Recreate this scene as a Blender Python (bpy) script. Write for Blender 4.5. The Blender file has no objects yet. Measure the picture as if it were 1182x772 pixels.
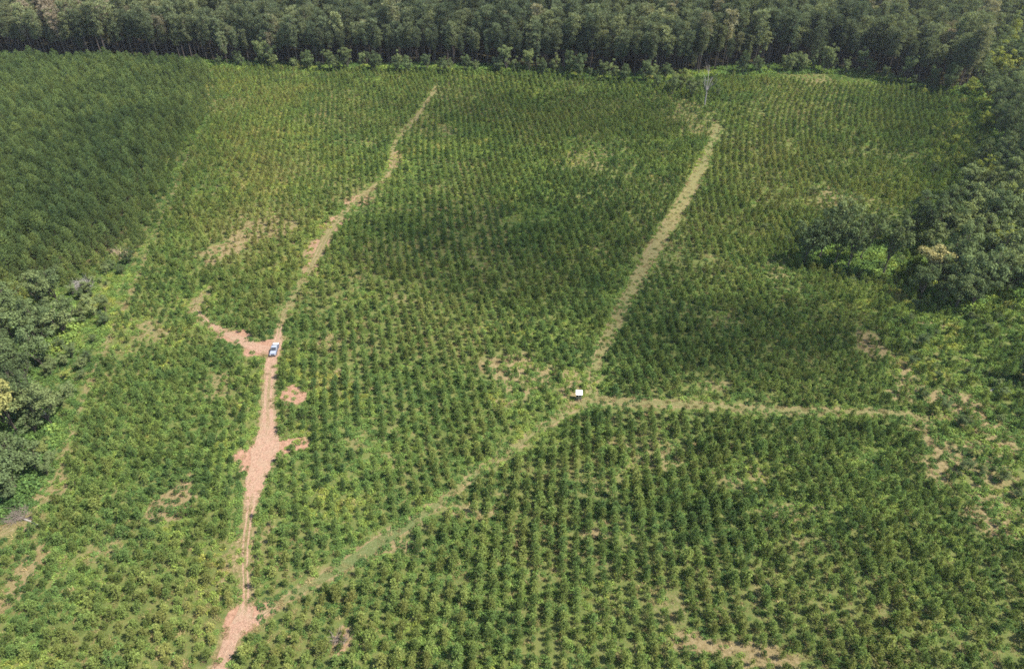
import bpy, math, random
import numpy as np
from mathutils import Vector

SC = bpy.context.scene
COL = SC.collection
rng = np.random.default_rng(11)
random.seed(11)

# ------------------------------------------------------------------ camera, sky, sun, exposure
CAM_H, PITCH, FPX, CX, CY = 120.0, math.radians(37.0), 788.0, 591.0, 386.0
cam_d = bpy.data.cameras.new('camera')
cam_d.sensor_width = 36.0
cam_d.lens = 36.0 * FPX / 1182.0
cam_d.clip_start = 1.0
cam_d.clip_end = 9000.0
cam = bpy.data.objects.new('camera', cam_d)
COL.objects.link(cam)
cam.location = (0, 0, CAM_H)
cam.rotation_euler = (math.pi / 2 - PITCH, 0, 0)
SC.camera = cam

SUN_EL = math.radians(55.0)
SUN_AZ = math.radians(102.0)          # clockwise from +Y (the way the camera looks) towards +X
wd = bpy.data.worlds.new('World')
SC.world = wd
wd.use_nodes = True
wn = wd.node_tree
bg = wn.nodes['Background']
sky = wn.nodes.new('ShaderNodeTexSky')
sky.sky_type = 'NISHITA'
sky.sun_disc = False
sky.sun_elevation = SUN_EL
sky.sun_rotation = SUN_AZ
sky.altitude = 100
wn.links.new(sky.outputs[0], bg.inputs[0])
bg.inputs[1].default_value = 0.12
sd = bpy.data.lights.new('sun', 'SUN')
sd.energy = 4.6
sd.angle = math.radians(0.6)
sd.color = (1.0, 0.93, 0.82)
so = bpy.data.objects.new('sun', sd)
COL.objects.link(so)
to_sun = Vector((math.sin(SUN_AZ) * math.cos(SUN_EL), math.cos(SUN_AZ) * math.cos(SUN_EL), math.sin(SUN_EL)))
so.rotation_euler = to_sun.to_track_quat('Z', 'Y').to_euler()
so.location = (200, 100, 300)

SC.view_settings.view_transform = 'Standard'
SC.view_settings.look = 'None'
SC.view_settings.gamma = 1.0
SC.view_settings.exposure = 1.62
SC.render.engine = 'CYCLES'
cy = SC.cycles
cy.max_bounces = 4
cy.diffuse_bounces = 2
cy.glossy_bounces = 1
cy.transmission_bounces = 2
cy.volume_bounces = 0
cy.use_denoising = False
cy.sample_clamp_indirect = 3.0
cy.filter_width = 1.7
SC.render.film_transparent = False


# ------------------------------------------------------------------ small helpers
def tag(o, label=None, cat=None, group=None, kind=None):
    if label: o['label'] = label
    if cat: o['category'] = cat
    if group: o['group'] = group
    if kind: o['kind'] = kind
    return o


def vnoise(x, y, s, seed=0):
    """smooth value noise, 0..1, feature size s metres"""
    x = np.asarray(x, float) / s + seed * 17.31
    y = np.asarray(y, float) / s - seed * 9.77
    xi, yi = np.floor(x), np.floor(y)
    fx, fy = x - xi, y - yi
    fx, fy = fx * fx * (3 - 2 * fx), fy * fy * (3 - 2 * fy)

    def h(a, b):
        v = np.sin(a * 127.1 + b * 311.7 + seed * 74.7) * 43758.5453
        return v - np.floor(v)
    return (h(xi, yi) * (1 - fx) + h(xi + 1, yi) * fx) * (1 - fy) + (h(xi, yi + 1) * (1 - fx) + h(xi + 1, yi + 1) * fx) * fy


def fbm(x, y, s, seed=0):
    return (vnoise(x, y, s, seed) * 0.55 + vnoise(x, y, s / 2.1, seed + 3) * 0.28 + vnoise(x, y, s / 4.3, seed + 7) * 0.17)


def height(x, y):
    x = np.asarray(x, float); y = np.asarray(y, float)
    return (2.2 * np.sin(x / 61.0 + 0.6) * np.cos(y / 83.0) + 1.2 * np.sin(x / 29.0 - y / 47.0) + 0.25 * np.sin(x / 7.3 + y / 9.1)
            + 0.9 * np.cos(y / 38.0 + 1.0))


sP, cP = math.sin(PITCH), math.cos(PITCH)


def ground_at(px, py):
    """where the sight line through a place in the photograph meets the terrain"""
    px = np.asarray(px, float); py = np.asarray(py, float)
    a = (px - CX) / FPX; b = (CY - py) / FPX
    dx, dy, dz = a, cP + b * sP, -sP + b * cP
    z = np.zeros_like(dx + dy)
    for _ in range(12):
        t = (z - CAM_H) / dz
        z = height(dx * t, dy * t)
    t = (z - CAM_H) / dz
    return np.stack([dx * t, dy * t], -1)


def depth_of(x, y, z):
    return y * cP - (z - CAM_H) * sP


def to_px(x, y, z):
    d = depth_of(x, y, z)
    u = y * sP + (z - CAM_H) * cP
    return CX + FPX * x / d, CY - FPX * u / d, d


def inside(poly, x, y):
    x = np.asarray(x, float); y = np.asarray(y, float)
    r = np.zeros(x.shape, bool)
    n = len(poly)
    for i in range(n):
        x0, y0 = poly[i]; x1, y1 = poly[(i + 1) % n]
        if y0 == y1: continue
        c = ((y0 > y) != (y1 > y)) & (x < (x1 - x0) * (y - y0) / (y1 - y0) + x0)
        r ^= c
    return r


def gpoly(pts):
    p = np.array(pts, float)
    return ground_at(p[:, 0], p[:, 1])


def smooth_line(P, step=1.0):
    """Catmull-Rom through rows (x, y, width, ...) resampled about every step metres"""
    P = np.asarray(P, float)
    Q = np.vstack([2 * P[0] - P[1], P, 2 * P[-1] - P[-2]])
    out = []
    for i in range(1, len(Q) - 2):
        n = max(2, int(np.hypot(*(Q[i + 1] - Q[i])[:2]) / step))
        t = np.linspace(0, 1, n, endpoint=False)[:, None]
        p0, p1, p2, p3 = Q[i - 1], Q[i], Q[i + 1], Q[i + 2]
        out.append(0.5 * (2 * p1 + (p2 - p0) * t + (2 * p0 - 5 * p1 + 4 * p2 - p3) * t * t + (3 * p1 - p0 - 3 * p2 + p3) * t ** 3))
    out.append(P[-1][None])
    return np.vstack(out)


def make_mesh(name, V, F, mats, fm=None, smooth=False):
    me = bpy.data.meshes.new(name)
    me.from_pydata([tuple(v) for v in V] if not isinstance(V, np.ndarray) else V.tolist(), [], F if isinstance(F, list) else F.tolist())
    for m in mats: me.materials.append(m)
    if fm is not None: me.polygons.foreach_set('material_index', np.asarray(fm, np.int32))
    if smooth: me.polygons.foreach_set('use_smooth', np.ones(len(me.polygons), bool))
    me.update()
    return me


class MB:
    """collects boxes, tubes and prisms into one mesh"""
    def __init__(s): s.V, s.F = [], []

    def add(s, V, F):
        n = len(s.V)
        s.V += [tuple(v) for v in V]; s.F += [tuple(i + n for i in f) for f in F]

    def box(s, c, d, taper=1.0, rz=0.0):
        hx, hy, hz = d[0] / 2, d[1] / 2, d[2] / 2
        V = []
        for z, k in ((-hz, 1.0), (hz, taper)):
            for sx, sy in ((-1, -1), (1, -1), (1, 1), (-1, 1)):
                x, y = sx * hx * k, sy * hy * k
                V.append((c[0] + x * math.cos(rz) - y * math.sin(rz), c[1] + x * math.sin(rz) + y * math.cos(rz), c[2] + z))
        s.add(V, [(3, 2, 1, 0), (4, 5, 6, 7), (0, 1, 5, 4), (1, 2, 6, 5), (2, 3, 7, 6), (3, 0, 4, 7)])

    def tube(s, pts, rad, n=6, cap=True):
        pts = [Vector(p) for p in pts]
        V, F = [], []
        for i, p in enumerate(pts):
            d = (pts[min(i + 1, len(pts) - 1)] - pts[max(i - 1, 0)]).normalized()
            a = d.orthogonal().normalized() if abs(d.z) < 0.99 else Vector((1, 0, 0))
            b = d.cross(a).normalized(); a = b.cross(d)
            for k in range(n):
                t = 2 * math.pi * k / n
                V.append(p + (a * math.cos(t) + b * math.sin(t)) * rad[i])
        for i in range(len(pts) - 1):
            for k in range(n):
                F.append((i * n + k, i * n + (k + 1) % n, (i + 1) * n + (k + 1) % n, (i + 1) * n + k))
        if cap:
            F.append(tuple(range(n))[::-1]); F.append(tuple((len(pts) - 1) * n + k for k in range(n)))
        s.add(V, F)

    def prism(s, prof, x0, x1):
        """profile in (y, z) pushed along x"""
        n = len(prof)
        V = [(x0, y, z) for y, z in prof] + [(x1, y, z) for y, z in prof]
        F = [tuple(range(n))[::-1], tuple(range(n, 2 * n))] + [(i, (i + 1) % n, n + (i + 1) % n, n + i) for i in range(n)]
        s.add(V, F)

    def obj(s, name, mat, parent=None, smooth=False, bevel=0.0):
        o = bpy.data.objects.new(name, make_mesh(name, s.V, s.F, [mat], None, smooth))
        COL.objects.link(o)
        if parent: o.parent = parent
        if bevel:
            b = o.modifiers.new('bevel', 'BEVEL'); b.width = bevel; b.segments = 2; b.limit_method = 'ANGLE'
        return o


# ------------------------------------------------------------------ materials
def new_mat(name):
    m = bpy.data.materials.new(name); m.use_nodes = True
    nt = m.node_tree; nt.nodes.clear()
    return m, nt, nt.nodes.new('ShaderNodeOutputMaterial')


def N(nt, t, **kw):
    n = nt.nodes.new(t)
    for k, v in kw.items(): setattr(n, k, v)
    return n


def mathn(nt, op, a, b):
    n = N(nt, 'ShaderNodeMath', operation=op)
    for i, v in enumerate((a, b)):
        if isinstance(v, (int, float)): n.inputs[i].default_value = v
        else: nt.links.new(v, n.inputs[i])
    return n.outputs[0]


def ramp(nt, fac, stops):
    r = N(nt, 'ShaderNodeValToRGB')
    e = r.color_ramp.elements
    while len(e) < len(stops): e.new(0.5)
    for el, (p, c) in zip(e, stops):
        el.position = p; el.color = (*c, 1)
    if fac is not None: nt.links.new(fac, r.inputs[0])
    return r.outputs[0]


def mixc(nt, fac, a, b, typ='MIX'):
    n = N(nt, 'ShaderNodeMix', data_type='RGBA', blend_type=typ)
    for i, v in ((0, fac), (6, a), (7, b)):
        if isinstance(v, (int, float)): n.inputs[i].default_value = v
        elif isinstance(v, tuple): n.inputs[i].default_value = (*v, 1)
        else: nt.links.new(v, n.inputs[i])
    return n.outputs[2]


def noise(nt, scale, detail=4, rough=0.6, vec=None):
    n = N(nt, 'ShaderNodeTexNoise')
    n.inputs['Scale'].default_value = scale
    n.inputs['Detail'].default_value = detail
    n.inputs['Roughness'].default_value = rough
    if vec is not None: nt.links.new(vec, n.inputs['Vector'])
    return n.outputs[0]


def foliage(name, stops, trans=0.28, spread=0.3, bright=(0.75, 1.25), leafvar=0.35):
    """leaf colour: picked on a ramp by the plant's own 'tint', with plant to plant and leaf to leaf variety"""
    m, nt, out = new_mat(name)
    at = N(nt, 'ShaderNodeAttribute', attribute_type='INSTANCER', attribute_name='tint')
    oi = N(nt, 'ShaderNodeObjectInfo')
    geo = N(nt, 'ShaderNodeNewGeometry')
    rnd = oi.outputs['Random']
    leaf = geo.outputs['Random Per Island']
    f = mathn(nt, 'ADD', at.outputs['Fac'], mathn(nt, 'MULTIPLY', mathn(nt, 'SUBTRACT', rnd, 0.5), spread))
    c = ramp(nt, f, stops)
    r2 = mathn(nt, 'FRACT', mathn(nt, 'MULTIPLY', rnd, 37.7), 0)
    br = mathn(nt, 'ADD', mathn(nt, 'MULTIPLY', r2, bright[1] - bright[0]), bright[0])
    lv = mathn(nt, 'ADD', mathn(nt, 'MULTIPLY', leaf, 2 * leafvar), 1 - leafvar)
    v = mathn(nt, 'MULTIPLY', br, lv)
    cc = N(nt, 'ShaderNodeVectorMath', operation='SCALE')
    nt.links.new(c, cc.inputs[0]); nt.links.new(v, cc.inputs['Scale'])
    d = N(nt, 'ShaderNodeBsdfDiffuse'); t = N(nt, 'ShaderNodeBsdfTranslucent')
    nt.links.new(cc.outputs[0], d.inputs[0])
    tc = mixc(nt, 1.0, cc.outputs[0], (1.15, 1.1, 0.45), 'MULTIPLY')
    nt.links.new(tc, t.inputs[0])
    mx = N(nt, 'ShaderNodeMixShader'); mx.inputs[0].default_value = trans
    nt.links.new(d.outputs[0], mx.inputs[1]); nt.links.new(t.outputs[0], mx.inputs[2])
    nt.links.new(mx.outputs[0], out.inputs[0])
    return m


def plain(name, col, rough=0.6, metal=0.0, var=0.2, scale=6.0, coat=0.0):
    m, nt, out = new_mat(name)
    p = N(nt, 'ShaderNodeBsdfPrincipled')
    tc = N(nt, 'ShaderNodeTexCoord')
    n = noise(nt, scale, 5, 0.65, tc.outputs['Object'])
    dk = tuple(c * (1 - var) for c in col); lt = tuple(min(1, c * (1 + var)) for c in col)
    nt.links.new(ramp(nt, n, [(0.3, dk), (0.7, lt)]), p.inputs['Base Color'])
    p.inputs['Roughness'].default_value = rough; p.inputs['Metallic'].default_value = metal
    p.inputs['Coat Weight'].default_value = coat
    nt.links.new(p.outputs[0], out.inputs[0])
    return m


M = {}
M['young_needles'] = foliage('young_pine_needles', [(0.0, (0.062, 0.110, 0.042)), (0.3, (0.104, 0.162, 0.048)), (0.6, (0.156, 0.202, 0.056)), (1.0, (0.220, 0.222, 0.070))], 0.36, 0.45, (0.65, 1.3))
M['stand_needles'] = foliage('stand_pine_needles', [(0.0, (0.068, 0.108, 0.043)), (0.5, (0.112, 0.156, 0.052)), (1.0, (0.175, 0.212, 0.062))], 0.33, 0.35, (0.7, 1.25))
M['tall_needles'] = foliage('tall_pine_needles', [(0.0, (0.064, 0.086, 0.050)), (0.45, (0.106, 0.130, 0.068)), (0.8, (0.155, 0.175, 0.085)), (1.0, (0.190, 0.160, 0.115))], 0.3, 0.45, (0.65, 1.3))
M['leaves'] = foliage('hardwood_leaves', [(0.0, (0.050, 0.072, 0.034)), (0.35, (0.082, 0.112, 0.046)), (0.6, (0.122, 0.150, 0.060)), (0.8, (0.180, 0.205, 0.040)), (1.0, (0.215, 0.195, 0.085))], 0.25, 0.12, (0.8, 1.2))
M['weeds'] = foliage('weed_leaves', [(0.0, (0.056, 0.104, 0.034)), (0.4, (0.104, 0.168, 0.044)), (0.72, (0.172, 0.228, 0.052)), (0.9, (0.240, 0.250, 0.055)), (1.0, (0.250, 0.220, 0.085))], 0.3, 0.4, (0.75, 1.25))
M['dry_grass'] = foliage('dry_grass_blades', [(0.0, (0.098, 0.112, 0.039)), (0.4, (0.188, 0.161, 0.071)), (0.75, (0.255, 0.195, 0.098)), (1.0, (0.173, 0.112, 0.071))], 0.2, 0.5, (0.75, 1.2))
M['bark'] = plain('brown_bark', (0.062, 0.048, 0.037), 0.95, var=0.4, scale=3)
M['pale_bark'] = plain('pale_bark', (0.42, 0.38, 0.33), 0.9, var=0.3, scale=2)
M['dead_wood'] = plain('weathered_dead_wood', (0.19, 0.175, 0.155), 0.9, var=0.3, scale=1.5)
M['dead_twigs'] = plain('grey_brown_twigs', (0.125, 0.10, 0.08), 0.95, var=0.35, scale=1.2)
M['white_paint'] = plain('pale_grey_paint', (0.19, 0.21, 0.25), 0.45, var=0.08, scale=2)
M['side_paint'] = plain('blue_grey_paint', (0.07, 0.085, 0.12), 0.5, var=0.12, scale=2)
M['roof_white'] = plain('white_sheet_metal', (0.78, 0.79, 0.78), 0.5, var=0.06, scale=3)
M['glass'] = plain('dark_window_glass', (0.03, 0.035, 0.04), 0.08, var=0.1)
M['black'] = plain('black_rubber', (0.025, 0.025, 0.025), 0.8)
M['steel'] = plain('grey_steel', (0.45, 0.45, 0.46), 0.35, 0.9, 0.1)
M['plywood'] = plain('weathered_olive_plywood', (0.13, 0.125, 0.085), 0.85, var=0.25)
M['timber'] = plain('treated_timber', (0.26, 0.2, 0.12), 0.85, var=0.25)
M['lamp_clear'] = plain('clear_lamp_lens', (0.7, 0.7, 0.68), 0.15)
M['lamp_red'] = plain('red_lamp_lens', (0.35, 0.02, 0.02), 0.2)
M['bed_liner'] = plain('dark_bed_liner', (0.05, 0.055, 0.065), 0.7)
M['tool_box'] = plain('pale_toolbox_plate', (0.72, 0.72, 0.72), 0.4, 0.2, 0.06)


# ------------------------------------------------------------------ tracks and bare ground, laid out on the terrain
def track_line(rows):
    r = np.array(rows, float)
    g = ground_at(r[:, 0], r[:, 1])
    w = r[:, 2] * depth_of(g[:, 0], g[:, 1], 0.0) / FPX
    return smooth_line(np.column_stack([g, w] + [r[:, k] for k in range(3, r.shape[1])]), 1.2)


# columns: place in the photograph, width there, bare clay 0..1, green 0..1
L_DIRT = track_line([(205, 860, 26, .95, 0), (252, 775, 23, .95, 0), (266, 738, 22, .95, 0), (282, 712, 24, .9, 0), (284, 690, 15, .55, .1), (283, 640, 14, .5, .2), (287, 600, 14, .5, .25), (291, 575, 18, .8, 0), (297, 548, 25, 1, 0),
                     (307, 518, 32, 1, 0), (309, 496, 22, .85, .05), (309, 470, 17, .7, .15), (311, 440, 15, .65, .15), (313, 420, 15, .85, 0), (319, 399, 14, .9, 0), (324, 375, 7, .45, .3), (335, 350, 6, .3, .4), (350, 325, 7, .25, .3), (365, 297, 10, .35, .1),
                     (380, 268, 12, .3, .1), (400, 243, 10, .3, .1), (420, 225, 8, .3, .1), (440, 210, 6, .35, .1), (453, 192, 6, .35, .1), (453, 172, 5, .25, .2), (462, 157, 4, .2, .3), (476, 142, 6, .3, .1), (490, 122, 6, .3, .1), (499, 108, 5, .3, .2), (504, 99, 3, .2, .3)])
L_SPUR = track_line([(316, 404, 14, 1, 0), (298, 402, 13, .95, 0), (278, 393, 11, .85, 0), (260, 384, 9, .8, 0), (243, 375, 7, .7, 0), (228, 360, 6, .4, .1), (224, 352, 8, .4, .1), (234, 342, 8, .3, .2), (243, 333, 5, .25, .3)])
L_DIAG = track_line([(276, 728, 14, .95, 0), (292, 718, 13, .9, 0), (308, 706, 9, .6, .1), (330, 692, 7, .2, .5), (370, 668, 12, .05, .8), (400, 650, 15, 0, .95), (425, 635, 18, 0, 1), (450, 618, 16, 0, .95), (480, 600, 11, 0, .85), (520, 570, 9, .1, .5), (545, 550, 8, .1, .35), (575, 529, 8, .05, .4),
                     (600, 512, 8, .05, .4), (640, 485, 9, .05, .4), (662, 470, 10, .1, .3), (688, 460, 16, .25, .2)])
L_BREAK = track_line([(684, 462, 14, .2, .2), (684, 440, 10, .05, .35), (692, 412, 13, 0, .25), (706, 380, 13, .0, .2), (725, 342, 15, 0, .25), (745, 305, 17, 0, .15), (765, 270, 16, .05, .1), (783, 242, 14, 0, .15), (800, 212, 15, 0, .25), (814, 182, 12, 0, .45), (824, 160, 7, 0, .5), (828, 145, 4, 0, .6)])
L_CROSS = track_line([(686, 459, 12, .2, .2), (715, 463, 10, .05, .35), (750, 465, 10, .1, .3), (800, 467, 10, .05, .3), (850, 471, 11, .05, .25), (880, 473, 12, .05, .3), (930, 474, 11, .05, .3), (985, 476, 10, .05, .3), (1030, 477, 11, .15, .2), (1062, 481, 11, .2, .15), (1076, 486, 8, .15, .2)])
L_EDGE = track_line([(250, 124, 3, .1, .3), (240, 140, 4, .15, .2), (228, 162, 4, .15, .2), (213, 188, 3, .1, .4), (196, 232, 2, .05, .6), (167, 300, 3, .05, .5), (158, 322, 3, .05, .5), (140, 360, 4, .05, .5), (112, 422, 4, .1, .4), (98, 455, 5, .1, .3), (84, 490, 5, .1, .3), (66, 545, 8, .15, .2), (48, 580, 9, .2, .1), (20, 606, 14, .3, 0), (-20, 622, 16, .3, 0)])
L_EDGE[:, 2] *= np.interp(L_EDGE[:, 1], [95, 108, 130, 330], [1, .6, .4, .5]); L_BREAK[:, 2] *= .74; L_CROSS[:, 2] *= .85; L_DIAG[:, 2] *= .88
L_DIRT[:, 2] *= np.interp(L_DIRT[:, 1], [60, 75, 90, 120, 200, 260], [.78, .78, .9, .9, .85, .6])
TRACKS = [L_DIRT, L_SPUR, L_DIAG, L_BREAK, L_CROSS, L_EDGE * [1, 1, .6, 1, 1]]


def track_dist(x, y):
    """distance from the edge of the nearest track (negative on it)"""
    x = np.asarray(x, float); y = np.asarray(y, float)
    best = np.full(x.shape, 1e3)
    for L in TRACKS:
        lo, hi = L[:, :2].min(0) - 12, L[:, :2].max(0) + 12
        sel = np.where((x > lo[0]) & (x < hi[0]) & (y > lo[1]) & (y < hi[1]))[0]
        for c in range(0, len(sel), 20000):
            s = sel[c:c + 20000]
            d = np.hypot(x[s, None] - L[None, ::2, 0], y[s, None] - L[None, ::2, 1]) - L[None, ::2, 2] / 2
            best[s] = np.minimum(best[s], d.min(1))
    return best


# bare or thin places in the field: x, y, half width, half height in the photograph; clay, straw, how empty
PATCH = [(368, 285, 15, 20, .55, .5, .55), (384, 258, 16, 14, .55, .5, .5), (412, 232, 16, 8, .5, .5, .5), (456, 185, 7, 14, .5, .5, .5), (360, 310, 10, 12, .45, .5, .45),
         (335, 455, 8, 9, 0.95, 0.10, 0.97), (346, 460, 7, 6, 0.90, 0.10, 0.97), (343, 513, 18, 7, 0.80, 0.20, 0.80), (300, 400, 24, 10, 0.95, 0.10, 0.90), (272, 388, 22, 8, 0.80, 0.20, 0.85), (304, 520, 26, 15, 1.00, 0.00, 0.95), (290, 530, 14, 22, 0.70, 0.30, 0.60), (282, 716, 22, 14, 0.90, 0.10, 0.90),
         (305, 703, 20, 10, 0.50, 0.30, 0.60), (265, 287, 26, 17, 0.05, 0.68, 0.64), (300, 268, 40, 22, 0.07, 0.56, 0.38), (228, 352, 16, 9, 0.18, 0.45, 0.52), (200, 583, 24, 18, 0.15, 0.80, 0.65), (213, 556, 14, 14, 0.40, 0.50, 0.50), (395, 733, 16, 22, 0.50, 0.40, 0.70), (830, 748, 62, 15, 0.04, 0.70, 0.72),
         (790, 738, 22, 10, 0.05, 0.70, 0.68), (880, 762, 45, 12, 0.05, 0.60, 0.59), (697, 652, 14, 10, 0.09, 0.40, 0.64), (690, 616, 20, 6, 0.05, 0.60, 0.51), (777, 690, 9, 9, 0.11, 0.30, 0.68), (865, 703, 10, 12, 0.09, 0.30, 0.59), (770, 700, 24, 22, 0.06, 0.40, 0.34), (700, 702, 22, 9, 0.06, 0.40, 0.42),
         (1086, 520, 22, 44, 0.06, 0.60, 0.64), (1080, 545, 26, 24, 0.06, 0.60, 0.51), (1122, 516, 8, 9, 0.05, 0.90, 0.81), (1080, 376, 22, 7, 0.03, 0.70, 0.68), (1105, 470, 42, 20, 0.02, 0.70, 0.51), (1150, 560, 40, 36, 0.05, 0.50, 0.47), (1140, 500, 40, 30, 0.02, 0.60, 0.42), (968, 228, 34, 17, 0.02, 0.52, 0.45),
         (895, 308, 12, 16, 0.02, 0.52, 0.45), (905, 325, 24, 12, 0.03, 0.38, 0.26), (452, 243, 52, 5, 0.05, 0.38, 0.45), (415, 225, 24, 9, 0.05, 0.38, 0.38), (610, 434, 52, 24, 0.03, 0.60, 0.42), (580, 465, 20, 7, 0.05, 0.50, 0.51), (470, 345, 24, 9, 0.02, 0.45, 0.32), (545, 296, 10, 12, 0.06, 0.38, 0.38), (690, 170, 44, 14, 0.02, 0.45, 0.29),
         (670, 190, 30, 8, 0.03, 0.45, 0.32), (530, 667, 14, 7, 0.09, 0.30, 0.64), (580, 570, 26, 5, 0.05, 0.50, 0.51), (640, 612, 12, 8, 0.08, 0.40, 0.51), (545, 590, 36, 10, 0.02, 0.50, 0.34), (470, 632, 40, 9, 0.01, 0.60, 0.51), (740, 530, 40, 26, 0.06, 0.50, 0.30), (700, 555, 26, 20, 0.06, 0.40, 0.34), (680, 570, 28, 6, 0.06, 0.40, 0.42),
         (870, 550, 40, 18, 0.04, 0.50, 0.30), (920, 590, 44, 12, 0.05, 0.50, 0.34), (940, 620, 30, 10, 0.06, 0.40, 0.34), (1020, 705, 14, 12, 0.06, 0.40, 0.42), (1140, 600, 30, 20, 0.05, 0.60, 0.51), (520, 152, 14, 8, 0.02, 0.45, 0.38), (800, 132, 30, 14, 0.06, 0.38, 0.38), (815, 150, 22, 9, 0.05, 0.45, 0.45), (400, 165, 30, 8, 0.05, 0.38, 0.26),
         (690, 290, 12, 12, 0.05, 0.38, 0.32), (655, 455, 22, 14, 0.02, 0.60, 0.68), (692, 466, 18, 9, 0.06, 0.40, 0.72), (20, 604, 34, 18, 0.25, 0.60, 0.80), (48, 570, 26, 22, 0.25, 0.60, 0.60), (12, 690, 16, 60, 0.20, 0.60, 0.55), (120, 640, 24, 20, 0.30, 0.40, 0.35), (300, 640, 9, 40, 0.30, 0.50, 0.60), (268, 640, 10, 60, 0.30, 0.50, 0.55), (390, 432, 5, 22, 0.50, 0.40, 0.60),
         (380, 395, 14, 12, 0.30, 0.50, 0.50), (415, 510, 14, 10, 0.05, 0.40, 0.42), (250, 445, 20, 18, 0.20, 0.50, 0.35), (170, 385, 26, 14, 0.25, 0.50, 0.50), (840, 372, 26, 10, 0.06, 0.40, 0.38), (960, 358, 50, 14, 0.05, 0.30, 0.26), (1010, 400, 20, 20, 0.03, 0.60, 0.42), (1050, 440, 30, 20, 0.02, 0.60, 0.42), (940, 93, 20, 3, 0.05, 0.45, 0.35), (905, 84, 14, 3, 0.08, 0.38, 0.45),
         (1040, 455, 20, 12, 0.03, 0.60, 0.42), (345, 88, 60, 5, 0.07, 0.45, 0.30), (250, 210, 24, 16, 0.09, 0.38, 0.26), (830, 445, 20, 8, 0.02, 0.50, 0.34), (980, 180, 60, 10, 0.05, 0.30, 0.16), (1020, 240, 16, 8, 0.05, 0.38, 0.26)]
_pc = ground_at([p[0] for p in PATCH], [p[1] for p in PATCH])
_pd = depth_of(_pc[:, 0], _pc[:, 1], 0)
_slant = np.sin(np.arctan2(CAM_H, _pc[:, 1]))
PG = [(c[0], c[1], p[2] * d / FPX, p[3] * d / FPX / s, p[4], p[5], p[6]) for p, c, d, s in zip(PATCH, _pc, _pd, _slant)]


def patch_fields(x, y):
    x = np.asarray(x, float); y = np.asarray(y, float)
    clay = np.zeros(x.shape); straw = np.zeros(x.shape); empty = np.zeros(x.shape)
    wob = (fbm(x, y, 7, 5) - 0.5) * 1.5
    for cx, cy_, rx, ry, c, s, e in PG:
        sel = (np.abs(x - cx) < rx * 2.2) & (np.abs(y - cy_) < ry * 2.2)
        if not sel.any(): continue
        r = np.hypot((x[sel] - cx) / rx, (y[sel] - cy_) / ry) + wob[sel]
        k = np.clip((1.15 - r) / 0.4, 0, 1)
        clay[sel] = np.maximum(clay[sel], k * c); straw[sel] = np.maximum(straw[sel], k * s); empty[sel] = np.maximum(empty[sel], k * e)
    return clay, straw, empty


# ------------------------------------------------------------------ the ground: one sheet, fine under the field, coarse to the horizon
def graded(lo, hi, step, far, grow=1.35):
    c = list(np.arange(lo, hi + step / 2, step))
    s, a = step, c[-1]
    while a < far: s *= grow; a += s; c.append(a)
    s, a = step, c[0]
    while a > -far: s *= grow; a -= s; c.insert(0, a)
    return np.array(c)


gx = graded(-330, 330, 1.1, 1500)
gy = graded(30, 460, 1.1, 1500)
GX, GY = np.meshgrid(gx, gy)
fade = np.clip((900 - np.hypot(GX, GY - 250)) / 300, 0, 1)
gv = np.column_stack([GX.ravel(), GY.ravel(), (height(GX, GY) * fade).ravel()])
nx, ny = len(gx), len(gy)
ii = np.arange(nx * ny).reshape(ny, nx)
gf = np.column_stack([ii[:-1, :-1].ravel(), ii[:-1, 1:].ravel(), ii[1:, 1:].ravel(), ii[1:, :-1].ravel()])
mg, nt, out = new_mat('field_ground')
tc = N(nt, 'ShaderNodeTexCoord').outputs['Object']
aC = N(nt, 'ShaderNodeAttribute', attribute_name='clay').outputs['Fac']
aS = N(nt, 'ShaderNodeAttribute', attribute_name='straw').outputs['Fac']
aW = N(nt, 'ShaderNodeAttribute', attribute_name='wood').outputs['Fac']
n1 = noise(nt, 0.45, 6, 0.7, tc); n2 = noise(nt, 1.7, 5, 0.7, tc); n3 = noise(nt, 0.09, 4, 0.6, tc)
grass = ramp(nt, n1, [(0.3, (0.040, 0.054, 0.018)), (0.45, (0.066, 0.084, 0.025)), (0.6, (0.092, 0.098, 0.034)), (0.74, (0.110, 0.082, 0.046))])
strawc = ramp(nt, n2, [(0.3, (0.072, 0.053, 0.031)), (0.48, (0.130, 0.103, 0.050)), (0.7, (0.173, 0.137, 0.079))])
clayc = ramp(nt, n2, [(0.28, (0.100, 0.062, 0.038)), (0.5, (0.200, 0.116, 0.078)), (0.72, (0.260, 0.175, 0.118))])
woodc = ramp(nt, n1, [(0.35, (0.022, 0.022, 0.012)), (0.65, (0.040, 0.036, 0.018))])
def soft(f, k=0.7):
    s = mathn(nt, 'ADD', f, mathn(nt, 'MULTIPLY', mathn(nt, 'SUBTRACT', n2, 0.5), k))
    r = N(nt, 'ShaderNodeMapRange'); r.inputs[1].default_value = 0.32; r.inputs[2].default_value = 0.62
    nt.links.new(s, r.inputs[0]); return r.outputs[0]
c = mixc(nt, soft(aS), grass, strawc)
c = mixc(nt, soft(aC, 0.9), c, clayc)
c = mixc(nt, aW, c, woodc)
p = N(nt, 'ShaderNodeBsdfDiffuse'); nt.links.new(c, p.inputs[0])
bp = N(nt, 'ShaderNodeBump'); bp.inputs['Strength'].default_value = 0.8; bp.inputs['Distance'].default_value = 0.25
nt.links.new(n2, bp.inputs['Height']); nt.links.new(bp.outputs[0], p.inputs['Normal'])
nt.links.new(p.outputs[0], out.inputs[0])

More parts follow.
